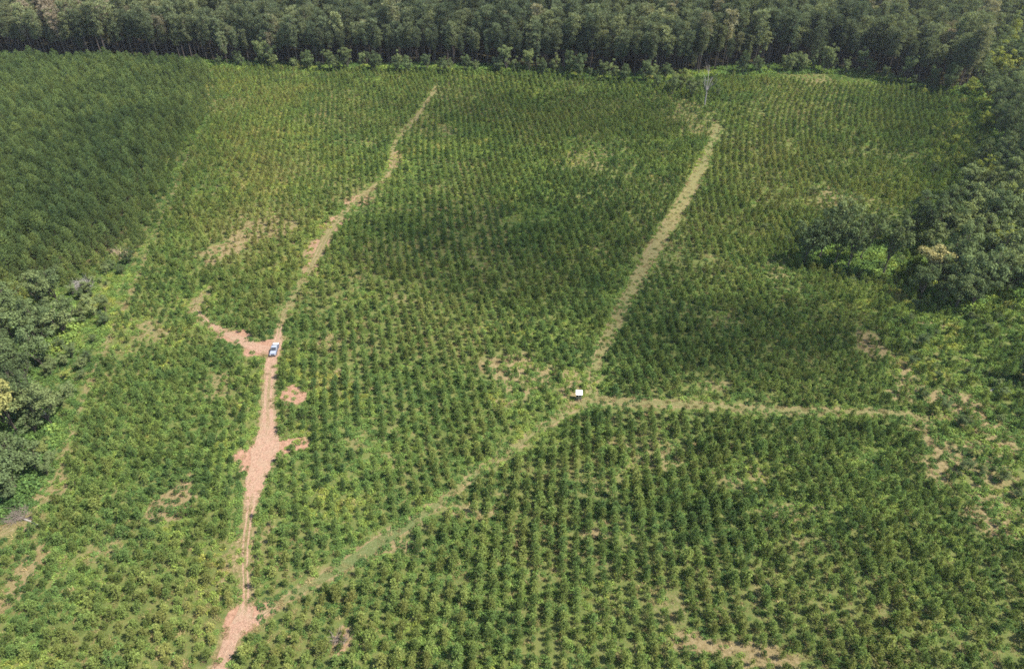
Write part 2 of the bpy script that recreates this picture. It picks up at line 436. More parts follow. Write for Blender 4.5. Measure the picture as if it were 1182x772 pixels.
# zones (outlines in the photograph, some run past its edges)
EDGE_PX = [(250, 120), (240, 140), (228, 162), (213, 188), (196, 232), (167, 300), (140, 360), (112, 422), (98, 455), (84, 490), (66, 545), (48, 580), (20, 606), (-20, 622)]
FOREST_PX = [(-700, 62), (0, 69), (130, 70), (240, 76), (330, 79), (450, 81), (560, 83), (650, 87), (740, 94), (800, 91), (850, 84), (900, 82), (960, 83), (1000, 88), (1050, 98), (1085, 105), (1106, 112)]
WOOD_PX = [(1118, 112), (1140, 130), (1146, 152), (1140, 182), (1122, 205), (1108, 238), (1084, 256), (1066, 286), (1062, 322), (1070, 350), (1100, 362), (1140, 356), (1200, 352), (1500, 345)]
Z_STAND = gpoly([(-700, 68), (0, 72), (130, 73), (240, 80)] + [(250, 100)] + [(246, 124), (236, 140), (224, 162), (209, 188), (190, 232), (162, 292), (130, 308), (105, 325), (60, 338), (0, 360), (-100, 390), (-700, 430)])
Z_WOOD = gpoly(WOOD_PX + [(2600, 345), (2600, 60), (1300, 40), (1130, 62), (1118, 112)])
Z_GROVE = gpoly([(922, 284), (945, 276), (990, 278), (1032, 284), (1046, 306), (1024, 322), (985, 316), (930, 304)])
Z_LEFT = gpoly([(-700, 420), (-100, 380), (0, 352), (60, 340), (95, 358), (86, 395), (40, 420), (30, 455), (62, 470), (66, 505), (46, 545), (34, 575), (0, 598), (-60, 620), (-700, 760)])
f_e = gpoly(FOREST_PX)
def forest_edge_y(x): return np.interp(x, f_e[:, 0], f_e[:, 1])
Z_A = gpoly([(210, 860), (282, 715), (330, 692), (425, 635), (520, 570), (600, 512), (686, 460), (800, 467), (930, 474), (1070, 484), (1180, 480), (1700, 480), (1700, 1100), (60, 1100)])
Z_B = gpoly([(686, 460), (692, 412), (725, 342), (765, 270), (800, 212), (826, 150), (822, 88), (1106, 100)] + WOOD_PX + [(1700, 345), (1700, 480), (1180, 480), (1070, 484), (930, 474), (800, 467)])
Z_C = gpoly([(282, 715), (287, 600), (307, 518), (311, 440), (324, 375), (365, 297), (400, 243), (453, 192), (475, 142), (500, 105), (510, 76), (822, 84), (826, 150), (800, 212), (765, 270), (725, 342), (692, 412), (686, 460), (600, 512), (520, 570), (425, 635), (330, 692)])
Z_D = gpoly(EDGE_PX + [(-700, 700), (-700, 1100), (60, 1100), (210, 860), (282, 715), (287, 600), (307, 518), (311, 440), (324, 375), (365, 297), (400, 243), (453, 192), (475, 142), (500, 105), (510, 74), (246, 74)])

def stand_edge(x, y):
    '''distance from the open sides of the dark stand'''
    ed = np.full(len(x), 1e3)
    for i in range(4, len(Z_STAND) - 1):
        a, b = Z_STAND[i], Z_STAND[i + 1]
        t_ = np.clip(((x - a[0]) * (b[0] - a[0]) + (y - a[1]) * (b[1] - a[1])) / max(((b - a) ** 2).sum(), 1e-6), 0, 1)
        ed = np.minimum(ed, np.hypot(x - a[0] - t_ * (b[0] - a[0]), y - a[1] - t_ * (b[1] - a[1])))
    return ed


gxv, gyv = gv[:, 0], gv[:, 1]
near = (np.abs(gxv) < 335) & (gyv > 28) & (gyv < 470)
clay = np.zeros(len(gv)); straw = np.zeros(len(gv)); empty = np.zeros(len(gv)); wood = np.zeros(len(gv))
clay[near], straw[near], empty[near] = patch_fields(gxv[near], gyv[near])
td = np.full(len(gv), 1e3); td[near] = track_dist(gxv[near], gyv[near])
straw = np.maximum(straw, np.clip(1 - td / 2.2, 0, 1) * 0.75)
straw = np.maximum(straw, (fbm(gxv, gyv, 16, 9) - 0.5) * 1.2 * near)
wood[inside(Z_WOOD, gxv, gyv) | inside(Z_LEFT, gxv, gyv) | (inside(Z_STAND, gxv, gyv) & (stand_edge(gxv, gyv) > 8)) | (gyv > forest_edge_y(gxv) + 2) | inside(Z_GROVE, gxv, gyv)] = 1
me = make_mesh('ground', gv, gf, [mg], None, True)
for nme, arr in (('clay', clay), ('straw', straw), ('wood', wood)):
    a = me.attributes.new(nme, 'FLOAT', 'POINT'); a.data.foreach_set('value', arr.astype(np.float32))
ground = bpy.data.objects.new('ground', me); COL.objects.link(ground)
tag(ground, 'rolling clear-cut ground with straw, weeds and bare clay patches', 'ground', kind='structure')


# ------------------------------------------------------------------ tracks: draped ribbons with ragged edges
def track_material(name):
    m, nt, out = new_mat(name)
    tc = N(nt, 'ShaderNodeTexCoord').outputs['Object']
    ac = N(nt, 'ShaderNodeAttribute', attribute_name='clay').outputs['Fac']
    ag = N(nt, 'ShaderNodeAttribute', attribute_name='green').outputs['Fac']
    ax = N(nt, 'ShaderNodeAttribute', attribute_name='across').outputs['Fac']      # -1..1 over the track
    n1 = noise(nt, 0.5, 5, 0.7, tc); n2 = noise(nt, 2.2, 5, 0.75, tc)
    clayc = ramp(nt, n2, [(0.26, (0.100, 0.064, 0.042)), (0.42, (0.195, 0.118, 0.082)), (0.58, (0.255, 0.164, 0.116)), (0.78, (0.305, 0.225, 0.160))])
    clayc = mixc(nt, ramp(nt, n1, [(0.42, (0, 0, 0)), (0.62, (1, 1, 1))]), clayc, mixc(nt, 0.5, clayc, (0.21, 0.16, 0.105)))
    strawc = ramp(nt, n2, [(0.28, (0.075, 0.062, 0.028)), (0.48, (0.125, 0.110, 0.048)), (0.7, (0.170, 0.150, 0.072))])
    greenc = ramp(nt, n2, [(0.28, (0.043, 0.058, 0.021)), (0.5, (0.076, 0.094, 0.035)), (0.72, (0.117, 0.127, 0.056))])
    gfac = mathn(nt, 'ADD', ag, mathn(nt, 'MULTIPLY', mathn(nt, 'SUBTRACT', n1, 0.5), 1.6))
    g = mixc(nt, mathn(nt, 'MINIMUM', mathn(nt, 'MAXIMUM', gfac, 0.0), 1.0), strawc, greenc)
    # two wheel ruts worn to the clay
    d = mathn(nt, 'ABSOLUTE', mathn(nt, 'SUBTRACT', mathn(nt, 'ABSOLUTE', ax, 0), 0.42), 0)
    rut = N(nt, 'ShaderNodeMapRange'); nt.links.new(mathn(nt, 'ADD', d, mathn(nt, 'MULTIPLY', mathn(nt, 'SUBTRACT', n1, 0.5), 0.25)), rut.inputs[0])
    rut.inputs[1].default_value = 0.08; rut.inputs[2].default_value = 0.22; rut.inputs[3].default_value = 0.75; rut.inputs[4].default_value = -0.05
    cf = mathn(nt, 'ADD', mathn(nt, 'ADD', mathn(nt, 'MULTIPLY', ac, 1.15), mathn(nt, 'MULTIPLY', mathn(nt, 'MULTIPLY', rut.outputs[0], ac), 1.3)), mathn(nt, 'MULTIPLY', mathn(nt, 'SUBTRACT', n2, 0.5), 0.7))
    mr = N(nt, 'ShaderNodeMapRange'); nt.links.new(cf, mr.inputs[0]); mr.inputs[1].default_value = 0.5; mr.inputs[2].default_value = 1.0
    c = mixc(nt, mr.outputs[0], g, clayc)
    p = N(nt, 'ShaderNodeBsdfDiffuse'); nt.links.new(c, p.inputs[0])
    b = N(nt, 'ShaderNodeBump'); b.inputs['Strength'].default_value = 1.0; b.inputs['Distance'].default_value = 0.3
    nt.links.new(n2, b.inputs['Height']); nt.links.new(b.outputs[0], p.inputs['Normal'])
    nt.links.new(p.outputs[0], out.inputs[0])
    return m


M['track'] = track_material('track_surface')


def ribbon(name, L, lift, label):
    n = len(L)
    T = np.gradient(L[:, :2], axis=0); T /= np.linalg.norm(T, axis=1)[:, None] + 1e-9
    Nn = np.column_stack([T[:, 1], -T[:, 0]])
    U = np.linspace(-1, 1, 9)
    V, A, CL, GR = [], [], [], []
    rl, rr = [1 + 0.55 * (fbm(L[:, 0], L[:, 1], 4.0, s) - 0.45) for s in (21, 33)]
    for i in range(n):
        for u in U:
            w = L[i, 2] / 2 * u * (rl[i] if u < 0 else rr[i])
            x, y = L[i, 0] + Nn[i, 0] * w, L[i, 1] + Nn[i, 1] * w
            V.append((x, y, 0)); A.append(u); CL.append(L[i, 3]); GR.append(L[i, 4])
    V = np.array(V)
    V[:, 2] = height(V[:, 0], V[:, 1]) + lift + 0.03
    m = len(U)
    F = [(i * m + k, i * m + k + 1, (i + 1) * m + k + 1, (i + 1) * m + k) for i in range(n - 1) for k in range(m - 1)]
    me = make_mesh(name, V, [f[::-1] for f in F], [M['track']], None, True)
    for nme, arr in (('across', A), ('clay', CL), ('green', GR)):
        a = me.attributes.new(nme, 'FLOAT', 'POINT'); a.data.foreach_set('value', np.array(arr, np.float32))
    o = bpy.data.objects.new(name, me); COL.objects.link(o)
    return tag(o, label, 'track', kind='structure')


ribbon('grass_track', L_DIAG, 0.004, 'pale grassy track running diagonally up to the white roofed hut')
ribbon('grass_track', L_BREAK, 0.008, 'straight straw coloured grass break climbing from the hut towards the forest')
ribbon('grass_track', L_CROSS, 0.012, 'narrow straw coloured track running level from the hut to the right')
ribbon('grass_track', L_EDGE, 0.0, 'faint overgrown track along the edge of the dark pine stand')
ribbon('dirt_track', L_SPUR, 0.020, 'short pink clay spur leaving the dirt track at the pickup')
ribbon('dirt_track', L_DIRT, 0.024, 'pink clay two-rut dirt track climbing past the pickup')


# ------------------------------------------------------------------ plants: shapes
def fan(P, D, ln, wd, r, up=1.0):
    """needle or blade triangles: roots P, directions D"""
    n = len(P)
    S = np.cross(D, np.array([0, 0, .9]) * up + r.normal(size=(n, 3)) * .6); S /= np.linalg.norm(S, axis=1)[:, None] + 1e-9
    ln = np.broadcast_to(ln, (n,))[:, None]; wd = np.broadcast_to(wd, (n,))[:, None]
    V = np.empty((n, 3, 3))
    V[:, 0] = P - S * wd * 0.5; V[:, 1] = P + S * wd * 0.5; V[:, 2] = P + D * ln
    return V.reshape(-1, 3), np.arange(3 * n).reshape(n, 3)


def leafq(P, Nrm, size, r):
    """leaf-sized four sided faces at P facing about Nrm"""
    n = len(P)
    A = np.cross(Nrm, r.normal(size=(n, 3))); A /= np.linalg.norm(A, axis=1)[:, None] + 1e-9
    B = np.cross(Nrm, A); B /= np.linalg.norm(B, axis=1)[:, None] + 1e-9
    s = np.broadcast_to(size, (n,))[:, None]
    V = np.empty((n, 4, 3))
    V[:, 0] = P - A * s * 0.6; V[:, 1] = P - B * s * 0.38; V[:, 2] = P + A * s * 0.6; V[:, 3] = P + B * s * 0.38
    return V.reshape(-1, 3), np.arange(4 * n).reshape(n, 4)


def merge(parts):
    V, F, k = [], [], 0
    for v, f in parts:
        V.append(np.asarray(v, float).reshape(-1, 3)); F += [tuple(int(i) + k for i in q) for q in f]; k += len(V[-1])
    return np.vstack(V), F


def unit(v): return v / (np.linalg.norm(v, axis=-1, keepdims=True) + 1e-9)


def young_pine(seed, H=3.3, R=1.15, full=1.0):
    r = np.random.default_rng(seed)
    P, D = [], []
    z = 0.22 * H * r.uniform(.5, 1)
    while z < H * 0.97:
        f = 1 - z / H
        rad = R * (min(1.0, f * 1.35) ** 0.8) * r.uniform(.75, 1.15) + 0.12
        nb = int(r.integers(5, 8)) if f > .15 else 4
        a0 = r.uniform(0, 6.28)
        for b in range(nb):
            if r.random() > 0.95 * full: continue
            a = a0 + b * 6.28 / nb + r.normal(0, .25)
            ll = rad * r.uniform(.65, 1.2)
            up = r.uniform(.25, .6)
            nt_ = max(2, int(ll / 0.3))
            for t in np.linspace(0.3, 1, nt_):
                p = np.array([math.cos(a) * ll * t, math.sin(a) * ll * t, z + up * ll * t * t])
                d0 = np.array([math.cos(a), math.sin(a), up + .35])
                for _ in range(8):
                    P.append(p); D.append(d0 + r.normal(0, .9, 3))
        z += r.uniform(.3, .48)
    for _ in range(12): P.append([0, 0, H * .93]); D.append(np.array([0, 0, 1.0]) + r.normal(0, .45, 3))
    P, D = np.array(P, float), unit(np.array(D, float))
    crown = fan(P, D, r.uniform(.26, .46, len(P)), r.uniform(.12, .2, len(P)), r)
    m = MB(); m.tube([(0, 0, -.1), (0.02, 0, H * .5), (0, 0, H * .95)], [.06, .04, .012], 5)
    return crown, (np.array(m.V), m.F)


def crown_lobes(r, lobes, per, size, shape='leaf', flat=0.75):
    vs = []
    for c, rad in lobes:
        n = int(per * rad * rad)
        d = unit(r.normal(size=(n, 3)))
        d[:, 2] = np.where(d[:, 2] < -.35, -d[:, 2], d[:, 2])
        q = r.uniform(.55, 1.08, n)[:, None]
        P = c + d * q * rad * np.array([1, 1, flat])
        if shape == 'leaf': vs.append(leafq(P, unit(d + r.normal(0, .55, (n, 3)) + [0, 0, .3]), r.uniform(.65, 1.25, n) * size, r))
        else: vs.append(fan(P, unit(d + r.normal(0, .6, (n, 3)) + [0, 0, .35]), r.uniform(.7, 1.3, n) * size, size * .42, r))
    return merge(vs)


def tall_pine(seed, H=25.0, bare=0.5, W=3.0):
    r = np.random.default_rng(seed)
    m = MB(); lean = r.normal(0, .35, 2)
    tp = lambda z: np.array([lean[0] * z / H, lean[1] * z / H, z])
    m.tube([tp(-.3), tp(H * .3), tp(H * .7), tp(H * .98)], [.24, .19, .12, .03], 6)
    lobes = []
    z = H * bare
    while z < H * .97:
        f = (z / H - bare) / (1 - bare)
        w = W * (0.45 + 1.1 * f if f < .5 else math.sqrt(max(.03, 1 - ((f - .5) / .52) ** 2))) * r.uniform(.7, 1.15)
        a = r.uniform(0, 6.28)
        for b in range(int(r.integers(2, 5))):
            a += 2.1 + r.normal(0, .4)
            ln = max(.35, w * r.uniform(.5, 1.0))
            e = tp(z) + np.array([math.cos(a) * ln, math.sin(a) * ln, ln * r.uniform(.05, .5)])
            m.tube([tp(z), (tp(z) + e) / 2 + [0, 0, -.05], e], [.07, .05, .02], 4, False)
            lobes.append((e, r.uniform(.7, 1.25)))
            if ln > 1.6: lobes.append(((tp(z) + e) / 2 + r.normal(0, .3, 3), r.uniform(.5, .9)))
        z += r.uniform(.7, 1.3)
    lobes.append((tp(H * .96), .7))
    for _ in range(int(r.integers(2, 6))):           # dead stubs under the crown
        zz = r.uniform(.12, max(bare, .2)) * H; a = r.uniform(0, 6.28); ln = r.uniform(.6, 1.8)
        m.tube([tp(zz), tp(zz) + np.array([math.cos(a) * ln, math.sin(a) * ln, .2])], [.05, .015], 4, False)
    return crown_lobes(r, lobes, 46, .72, 'needle', .75), (np.array(m.V), m.F)


def hardwood(seed, H=15.0, W=4.6, leaf=.44, base=.14, dens=50):
    r = np.random.default_rng(seed)
    m = MB(); lobes = []
    fork = H * r.uniform(base, base + .15)
    lean = r.normal(0, .06, 2)
    m.tube([(0, 0, -.3), (lean[0] * fork * .5, lean[1] * fork * .5, fork * .5), (lean[0] * fork, lean[1] * fork, fork)], [H * .021, H * .016, H * .013], 7)
    f0 = np.array([lean[0] * fork, lean[1] * fork, fork])
    nl = int(r.integers(5, 8))
    for b in range(nl):
        a = b * 6.28 / nl + r.normal(0, .35)
        out = W * r.uniform(.3, .75) if b else W * .1
        e = np.array([math.cos(a) * out, math.sin(a) * out, H * r.uniform(.62, .86)]) if b else np.array([0, 0, H * .92])
        mid = f0 * .45 + e * .55 + np.array([math.cos(a), math.sin(a), 0]) * W * .08
        m.tube([f0, mid, e], [H * .009, H * .006, H * .002], 5, False)
        for k in range(int(r.integers(4, 7))):
            t = r.uniform(.35, 1.05)
            q = f0 + (e - f0) * t + r.normal(0, 1, 3) * np.array([W * .26, W * .26, H * .09])
            q[2] = max(q[2], fork * .8)
            lobes.append((q, W * r.uniform(.2, .36)))
            m.tube([f0 + (e - f0) * min(1, t * .8), q], [H * .003, H * .001], 4, False)
    return crown_lobes(r, lobes, dens, leaf, 'leaf', .8), (np.array(m.V), m.F)


def weed(seed, R=.75, h=.8):
    r = np.random.default_rng(seed)
    n = 70
    a = r.uniform(0, 6.28, n); q = np.sqrt(r.uniform(0, 1, n)) * R
    P = np.column_stack([np.cos(a) * q, np.sin(a) * q, r.uniform(.15, 1, n) * h * (1.1 - .6 * q / R)])
    return leafq(P, unit(r.normal(0, .7, (n, 3)) + [0, 0, .8]), r.uniform(.16, .36, n), r)


def tuft(seed):
    r = np.random.default_rng(seed)
    n = 34
    a = r.uniform(0, 6.28, n); q = np.sqrt(r.uniform(0, 1, n)) * .65
    P = np.column_stack([np.cos(a) * q, np.sin(a) * q, np.zeros(n)])
    D = unit(np.column_stack([r.normal(0, .55, n), r.normal(0, .55, n), np.ones(n)]))
    return fan(P, D, r.uniform(.3, .75, n), r.uniform(.07, .15, n), r)


PROTO = bpy.data.collections.new('plant_shapes')       # shapes that the masses below are made of


def proto_set(name, meshes):
    c = bpy.data.collections.new(name)
    for i, me in enumerate(meshes):
        c.objects.link(bpy.data.objects.new('%s_%02d' % (name, i), me))
    return c


def joined(name, cr, tr, mc, mt):
    V, F = merge([cr, tr])
    return make_mesh(name, V, F, [mc, mt], [0] * len(cr[1]) + [1] * len(tr[1]))


YOUNG = [joined('young_pine', *young_pine(100 + i, [3.6, 4.0, 3.3, 3.8, 3.4, 4.2, 2.8, 3.6][i], [.95, 1.0, .92, .9, 1.02, 1.0, .85, 1.05][i], [1, 1, 1, .85, 1, .95, .8, 1][i]), M['young_needles'], M['bark']) for i in range(8)]
STAND = [joined('stand_pine', *young_pine(200 + i, 7.2 + .6 * (i % 3), 2.0 + .12 * (i % 4)), M['stand_needles'], M['bark']) for i in range(5)]
TALL = [tall_pine(300 + i, [25, 26, 23.5, 24.5, 22, 25.5, 24][i], [.50, .42, .55, .46, .38, .52, .44][i], [3.3, 3.7, 3.0, 3.8, 3.2, 3.4, 3.9][i]) for i in range(7)]
HARD = [hardwood(400 + i, [15, 17, 13, 16, 12, 18, 14, 10][i], [4.8, 5.0, 4.6, 4.2, 4.6, 5.4, 5.2, 3.8][i]) for i in range(8)]
WEED = [make_mesh('weed', *weed(500 + i), [M['weeds']]) for i in range(5)]
TUFT = [make_mesh('tuft', *tuft(600 + i), [M['dry_grass']]) for i in range(4)]
C_YOUNG, C_STAND, C_WEED, C_TUFT = proto_set('young_shape', YOUNG), proto_set('stand_shape', STAND), proto_set('weed_shape', WEED), proto_set('tuft_shape', TUFT)
C_TALL = proto_set('tall_shape', [joined('tall_pine', *t, M['tall_needles'], M['bark']) for t in TALL])
C_HARD = proto_set('hardwood_shape', [joined('hardwood', *t, M['leaves'], M['bark']) for t in HARD])


def scatter(name, coll, pos, rot, scl, idx, tint, label, cat):
    me = bpy.data.meshes.new(name)
    me.vertices.add(len(pos)); me.vertices.foreach_set('co', np.asarray(pos, np.float32).ravel())
    for nme, typ, arr, key in (('rot', 'FLOAT_VECTOR', rot, 'vector'), ('scl', 'FLOAT_VECTOR', scl, 'vector'), ('idx', 'INT', idx, 'value'), ('tint', 'FLOAT', tint, 'value')):
        a = me.attributes.new(nme, typ, 'POINT')
        a.data.foreach_set(key, np.asarray(arr, np.int32 if typ == 'INT' else np.float32).ravel())
    o = bpy.data.objects.new(name, me); COL.objects.link(o)
    ng = bpy.data.node_groups.new(name + '_nodes', 'GeometryNodeTree')
    ng.interface.new_socket('Geometry', in_out='INPUT', socket_type='NodeSocketGeometry')
    ng.interface.new_socket('Geometry', in_out='OUTPUT', socket_type='NodeSocketGeometry')
    gi, go = ng.nodes.new('NodeGroupInput'), ng.nodes.new('NodeGroupOutput')
    iop = ng.nodes.new('GeometryNodeInstanceOnPoints')
    ci = ng.nodes.new('GeometryNodeCollectionInfo')
    ci.inputs['Collection'].default_value = coll
    ci.inputs['Separate Children'].default_value = True
    ci.inputs['Reset Children'].default_value = True
    iop.inputs['Pick Instance'].default_value = True
    def na(nme, typ):
        n = ng.nodes.new('GeometryNodeInputNamedAttribute'); n.data_type = typ; n.inputs[0].default_value = nme
        return [s for s in n.outputs if s.enabled and s.name == 'Attribute'][0]
    ng.links.new(gi.outputs[0], iop.inputs['Points'])
    ng.links.new(ci.outputs[0], iop.inputs['Instance'])
    ng.links.new(na('idx', 'INT'), iop.inputs['Instance Index'])
    ng.links.new(na('rot', 'FLOAT_VECTOR'), iop.inputs['Rotation'])
    ng.links.new(na('scl', 'FLOAT_VECTOR'), iop.inputs['Scale'])
    ng.links.new(iop.outputs[0], go.inputs[0])
    md = o.modifiers.new('plants', 'NODES'); md.node_group = ng
    return tag(o, label, cat, kind='stuff')


def scl3(s, vz): return np.column_stack([s, s, s * vz])
def rot3(n, tilt=.06): return np.column_stack([rng.normal(0, tilt, n), rng.normal(0, tilt, n), rng.uniform(0, 6.283, n)])
def in_frame(px, py, m=30): return (px > -m) & (px < 1182 + m) & (py > -m) & (py < 772 + m)


# ------------------------------------------------------------------ young pines in their planted rows
def rows(zone, slope, curve, y0, sp, step, jit, wav):
    lo, hi = zone.min(0), zone.max(0)
    lo = np.maximum(lo, [-340, 34]); hi = np.minimum(hi, [340, 470])
    k = np.arange(-1200, 1200); j = np.arange(0, int((hi[1] - lo[1]) / step) + 1)
    K, J = np.meshgrid(k, j)
    v = lo[1] + J * step + (K * 0.37 % 1) * step
    x = K * sp + slope * (v - y0) + curve * (v - y0) ** 2 + wav * np.sin(v / 41.0 + K * sp / 90.0) + wav * .5 * np.sin(v / 17 + K * sp / 33)
    x = (x + rng.normal(0, jit * .55, x.shape)).ravel(); v = (v + rng.normal(0, jit, v.shape)).ravel()
    s = (x > lo[0]) & (x < hi[0])
    x, v = x[s], v[s]
    s = inside(zone, x, v)
    return np.column_stack([x[s], v[s]])


parts_ = [rows(Z_A, .10, .0004, 130, 2.75, 1.4, .18, .8), rows(Z_B, -.12, .00145, 165, 2.85, 1.5, .2, .8), rows(Z_C, -.19, .0003, 200, 2.75, 1.55, .3, 1.6), rows(Z_D, -.22, .0, 200, 2.4, 1.7, .42, 1.4)]
zid = np.concatenate([np.full(len(p), i) for i, p in enumerate(parts_)])
YP = np.vstack(parts_)
x, y = YP.T
td = track_dist(x, y); cl, stw, emp = patch_fields(x, y)
gap = fbm(x, y, 24, 2)
td = np.minimum(td, track_dist(x, y + 1.7))
keep = (td > .8 + .6 * vnoise(x, y, 5, 4)) & (rng.random(len(x)) > emp * 1.05) & (rng.random(len(x)) < np.clip(1.35 - np.clip(gap - .52, 0, 1) * 3.2, .25, .95))
keep &= (y < forest_edge_y(x) - 3) & ~inside(Z_STAND, x, y) & ~inside(Z_WOOD, x, y) & ~inside(Z_GROVE, x, y) & ~inside(Z_LEFT, x, y)
brushy = gpoly([(60, 322), (150, 296), (166, 302), (140, 360), (112, 422), (84, 490), (60, 560), (30, 600), (-30, 610), (-100, 560), (0, 380)])
keep &= ~(inside(brushy, x, y) & (rng.random(len(x)) < .45))
rough = gpoly([(1040, 330), (1060, 360), (1200, 350), (1300, 345), (1300, 640), (1182, 640), (1110, 570), (1075, 500), (1060, 470), (1030, 420), (1010, 370)])
keep &= ~(inside(rough, x, y) & (rng.random(len(x)) < .5))
YP, zid, gap, emp = YP[keep], zid[keep], gap[keep], emp[keep]
x, y = YP.T
z = height(x, y)
s = np.clip(rng.normal(1.0, .26, len(x)), .4, 1.6) * (0.86 + .34 * fbm(x, y, 45, 12)) * np.array([.66, .66, .62, .60])[zid] * (1 - .3 * emp)
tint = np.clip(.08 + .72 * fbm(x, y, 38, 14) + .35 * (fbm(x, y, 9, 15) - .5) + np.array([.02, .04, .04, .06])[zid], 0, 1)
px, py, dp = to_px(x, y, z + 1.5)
tint += .32 * np.exp(-(((px - 285) / 60) ** 2 + ((py - 190) / 110) ** 2)) + .15 * np.exp(-(((px - 900) / 70) ** 2 + ((py - 200) / 70) ** 2)) + .14 * np.exp(-(((px - 430) / 120) ** 2 + ((py - 310) / 60) ** 2)) - .16 * np.exp(-(((px - 640) / 170) ** 2 + ((py - 270) / 90) ** 2)) - .10 * np.exp(-(((px - 900) / 90) ** 2 + ((py - 390) / 60) ** 2))  # sunlit patches and cloud shade painted into the needle tint
idx = rng.integers(0, 8, len(x)); rot = rot3(len(x), .07)
vis = in_frame(px, py, 0) & (to_px(x, y, z + 2.4)[1] < 768)
order = np.argsort(np.where(vis, dp / s, 1e9))[:300]
one = np.zeros(len(x), bool); one[order] = True
rest = ~one
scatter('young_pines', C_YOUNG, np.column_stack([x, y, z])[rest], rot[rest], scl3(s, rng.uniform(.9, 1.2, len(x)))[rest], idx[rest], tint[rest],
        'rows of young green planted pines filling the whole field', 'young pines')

# the zones along the bottom of the photograph by which the nearest young pines are told apart
def near_zone(qx, qy):
    if qx < 95: return 'young pine among yellow weeds in the bottom left corner of the photo', 'young pines in the bottom left corner'
    if qx < 190: return 'young pine in thick brush on the bottom edge, well left of the clay track', 'young pines in the brush left of the clay track'
    if qx < 275: return 'young pine bordering the left side of the pink clay track where it leaves the photo', 'young pines bordering the clay track on its left'
    if qx < 370: return 'young pine bordering the right side of the pink clay track at the bottom edge', 'young pines bordering the clay track on its right'
    if qx < 440: return 'young pine standing round the brown bare patch at the bottom edge', 'young pines round the brown bare patch'
    if qx < 600: return 'young pine in the scattered rows along the bottom edge, between brown patch and photo middle', 'young pines left of the bottom middle'
    if qx < 745: return 'young pine in the rows along the bottom edge, just left of the large tan clearing', 'young pines left of the tan clearing'
    if qx < 925: return 'young pine standing in or round the large tan clearing at the bottom edge', 'young pines round the tan clearing'
    if qx < 1060: return 'young pine in the straight rows along the bottom edge, just right of the tan clearing', 'young pines right of the tan clearing'
    return 'young pine in the slanting rows of the bottom right corner', 'young pines in the bottom right corner'


yp_src = [bpy.data.objects.new('young_pine', m) for m in YOUNG]
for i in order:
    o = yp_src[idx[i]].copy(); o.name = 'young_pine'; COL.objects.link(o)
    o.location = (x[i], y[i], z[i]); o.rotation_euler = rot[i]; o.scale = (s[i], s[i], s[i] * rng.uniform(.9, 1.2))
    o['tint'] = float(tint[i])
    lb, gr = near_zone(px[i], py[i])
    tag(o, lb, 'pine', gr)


# ------------------------------------------------------------------ weeds and dry grass between the rows
def near_dirt(x, y):
    d = np.full(len(x), 1e3)
    L = L_DIRT[L_DIRT[:, 3] > .3]
    for c in range(0, len(x), 20000):
        d[c:c + 20000] = (np.hypot(x[c:c + 20000, None] - L[None, ::2, 0], y[c:c + 20000, None] - L[None, ::2, 1]) - L[None, ::2, 2] / 2).min(1)
    return d < .2


n = 420000
x = rng.uniform(-330, 330, n); y = 36 + (420) * rng.random(n)
px, py, dp = to_px(x, y, height(x, y))
ok = in_frame(px, py, 60) & (y < forest_edge_y(x) + 11) & ~(inside(Z_STAND, x, y) & (stand_edge(x, y) > 12))
x, y, px, py, dp = x[ok], y[ok], px[ok], py[ok], dp[ok]
td = track_dist(x, y); cl, stw, emp = patch_fields(x, y)
wn_ = fbm(x, y, 26, 31)
br = inside(brushy, x, y); rg = inside(rough, x, y); inw = inside(Z_WOOD, x, y) | inside(Z_LEFT, x, y) | inside(Z_GROVE, x, y)
leafy = np.clip((wn_ - .30) * 3.2, .2, 1) * (1 - .9 * emp) * np.where(td < -2.2, 0, 1) + .5 * br + .25 * rg
leafy *= np.where(x < -20, 1.1, np.where(inside(Z_A, x, y) | inside(Z_B, x, y), .9, 1.1))
leafy = np.where(inw, .85, leafy)
lf = (rng.random(len(x)) < leafy) & ((td > .5) | ((rng.random(len(x)) < .3 * np.clip(1 + td, 0, 1) + .06) & ~near_dirt(x, y)))
wt = np.clip(.05 + .75 * fbm(x, y, 21, 41) + 1.0 * (fbm(x, y, 7, 44) - .5) - .1 * br + .1 * rg - .08 * (inside(Z_A, x, y) | inside(Z_B, x, y)), 0, 1)
wt += .45 * np.exp(-(((px - 1105) / 24) ** 2 + ((py - 150) / 42) ** 2)) + .3 * np.exp(-(((px - 1000) / 60) ** 2 + ((py - 345) / 22) ** 2)) + .3 * np.exp(-(((px - 290) / 60) ** 2 + ((py - 190) / 100) ** 2)) + .25 * np.exp(-(((px - 430) / 60) ** 2 + ((py - 300) / 40) ** 2)) + .2 * np.exp(-(((px - 400) / 60) ** 2 + ((py - 590) / 50) ** 2)) + .2 * np.exp(-(((px - 460) / 130) ** 2 + ((py - 720) / 50) ** 2)) + .15 * np.exp(-(((px - 870) / 80) ** 2 + ((py - 190) / 60) ** 2)) + .06 * np.exp(-(((px - 100) / 40) ** 2 + ((py - 400) / 80) ** 2)) + .15 * np.exp(-(((px - 220) / 60) ** 2 + ((py - 620) / 50) ** 2))  # lime brush patches, plus sunlit breaks between clouds painted into the weed tint
k = int(lf.sum())
ws = rng.uniform(.4, 1.05, len(x)) * np.where(br, 1.1, 1.0) * np.where(inw, 2.2, 1) * np.where(rg, 1.15, 1) * (1 + 1.3 * np.exp(-(((px - 1108) / 24) ** 2 + ((py - 150) / 42) ** 2)))
fe = (y > forest_edge_y(x) - 5)
ws = np.where(fe, ws * 2.3, ws); lf = lf | (fe & (rng.random(len(x)) < .75))
k = int(lf.sum())
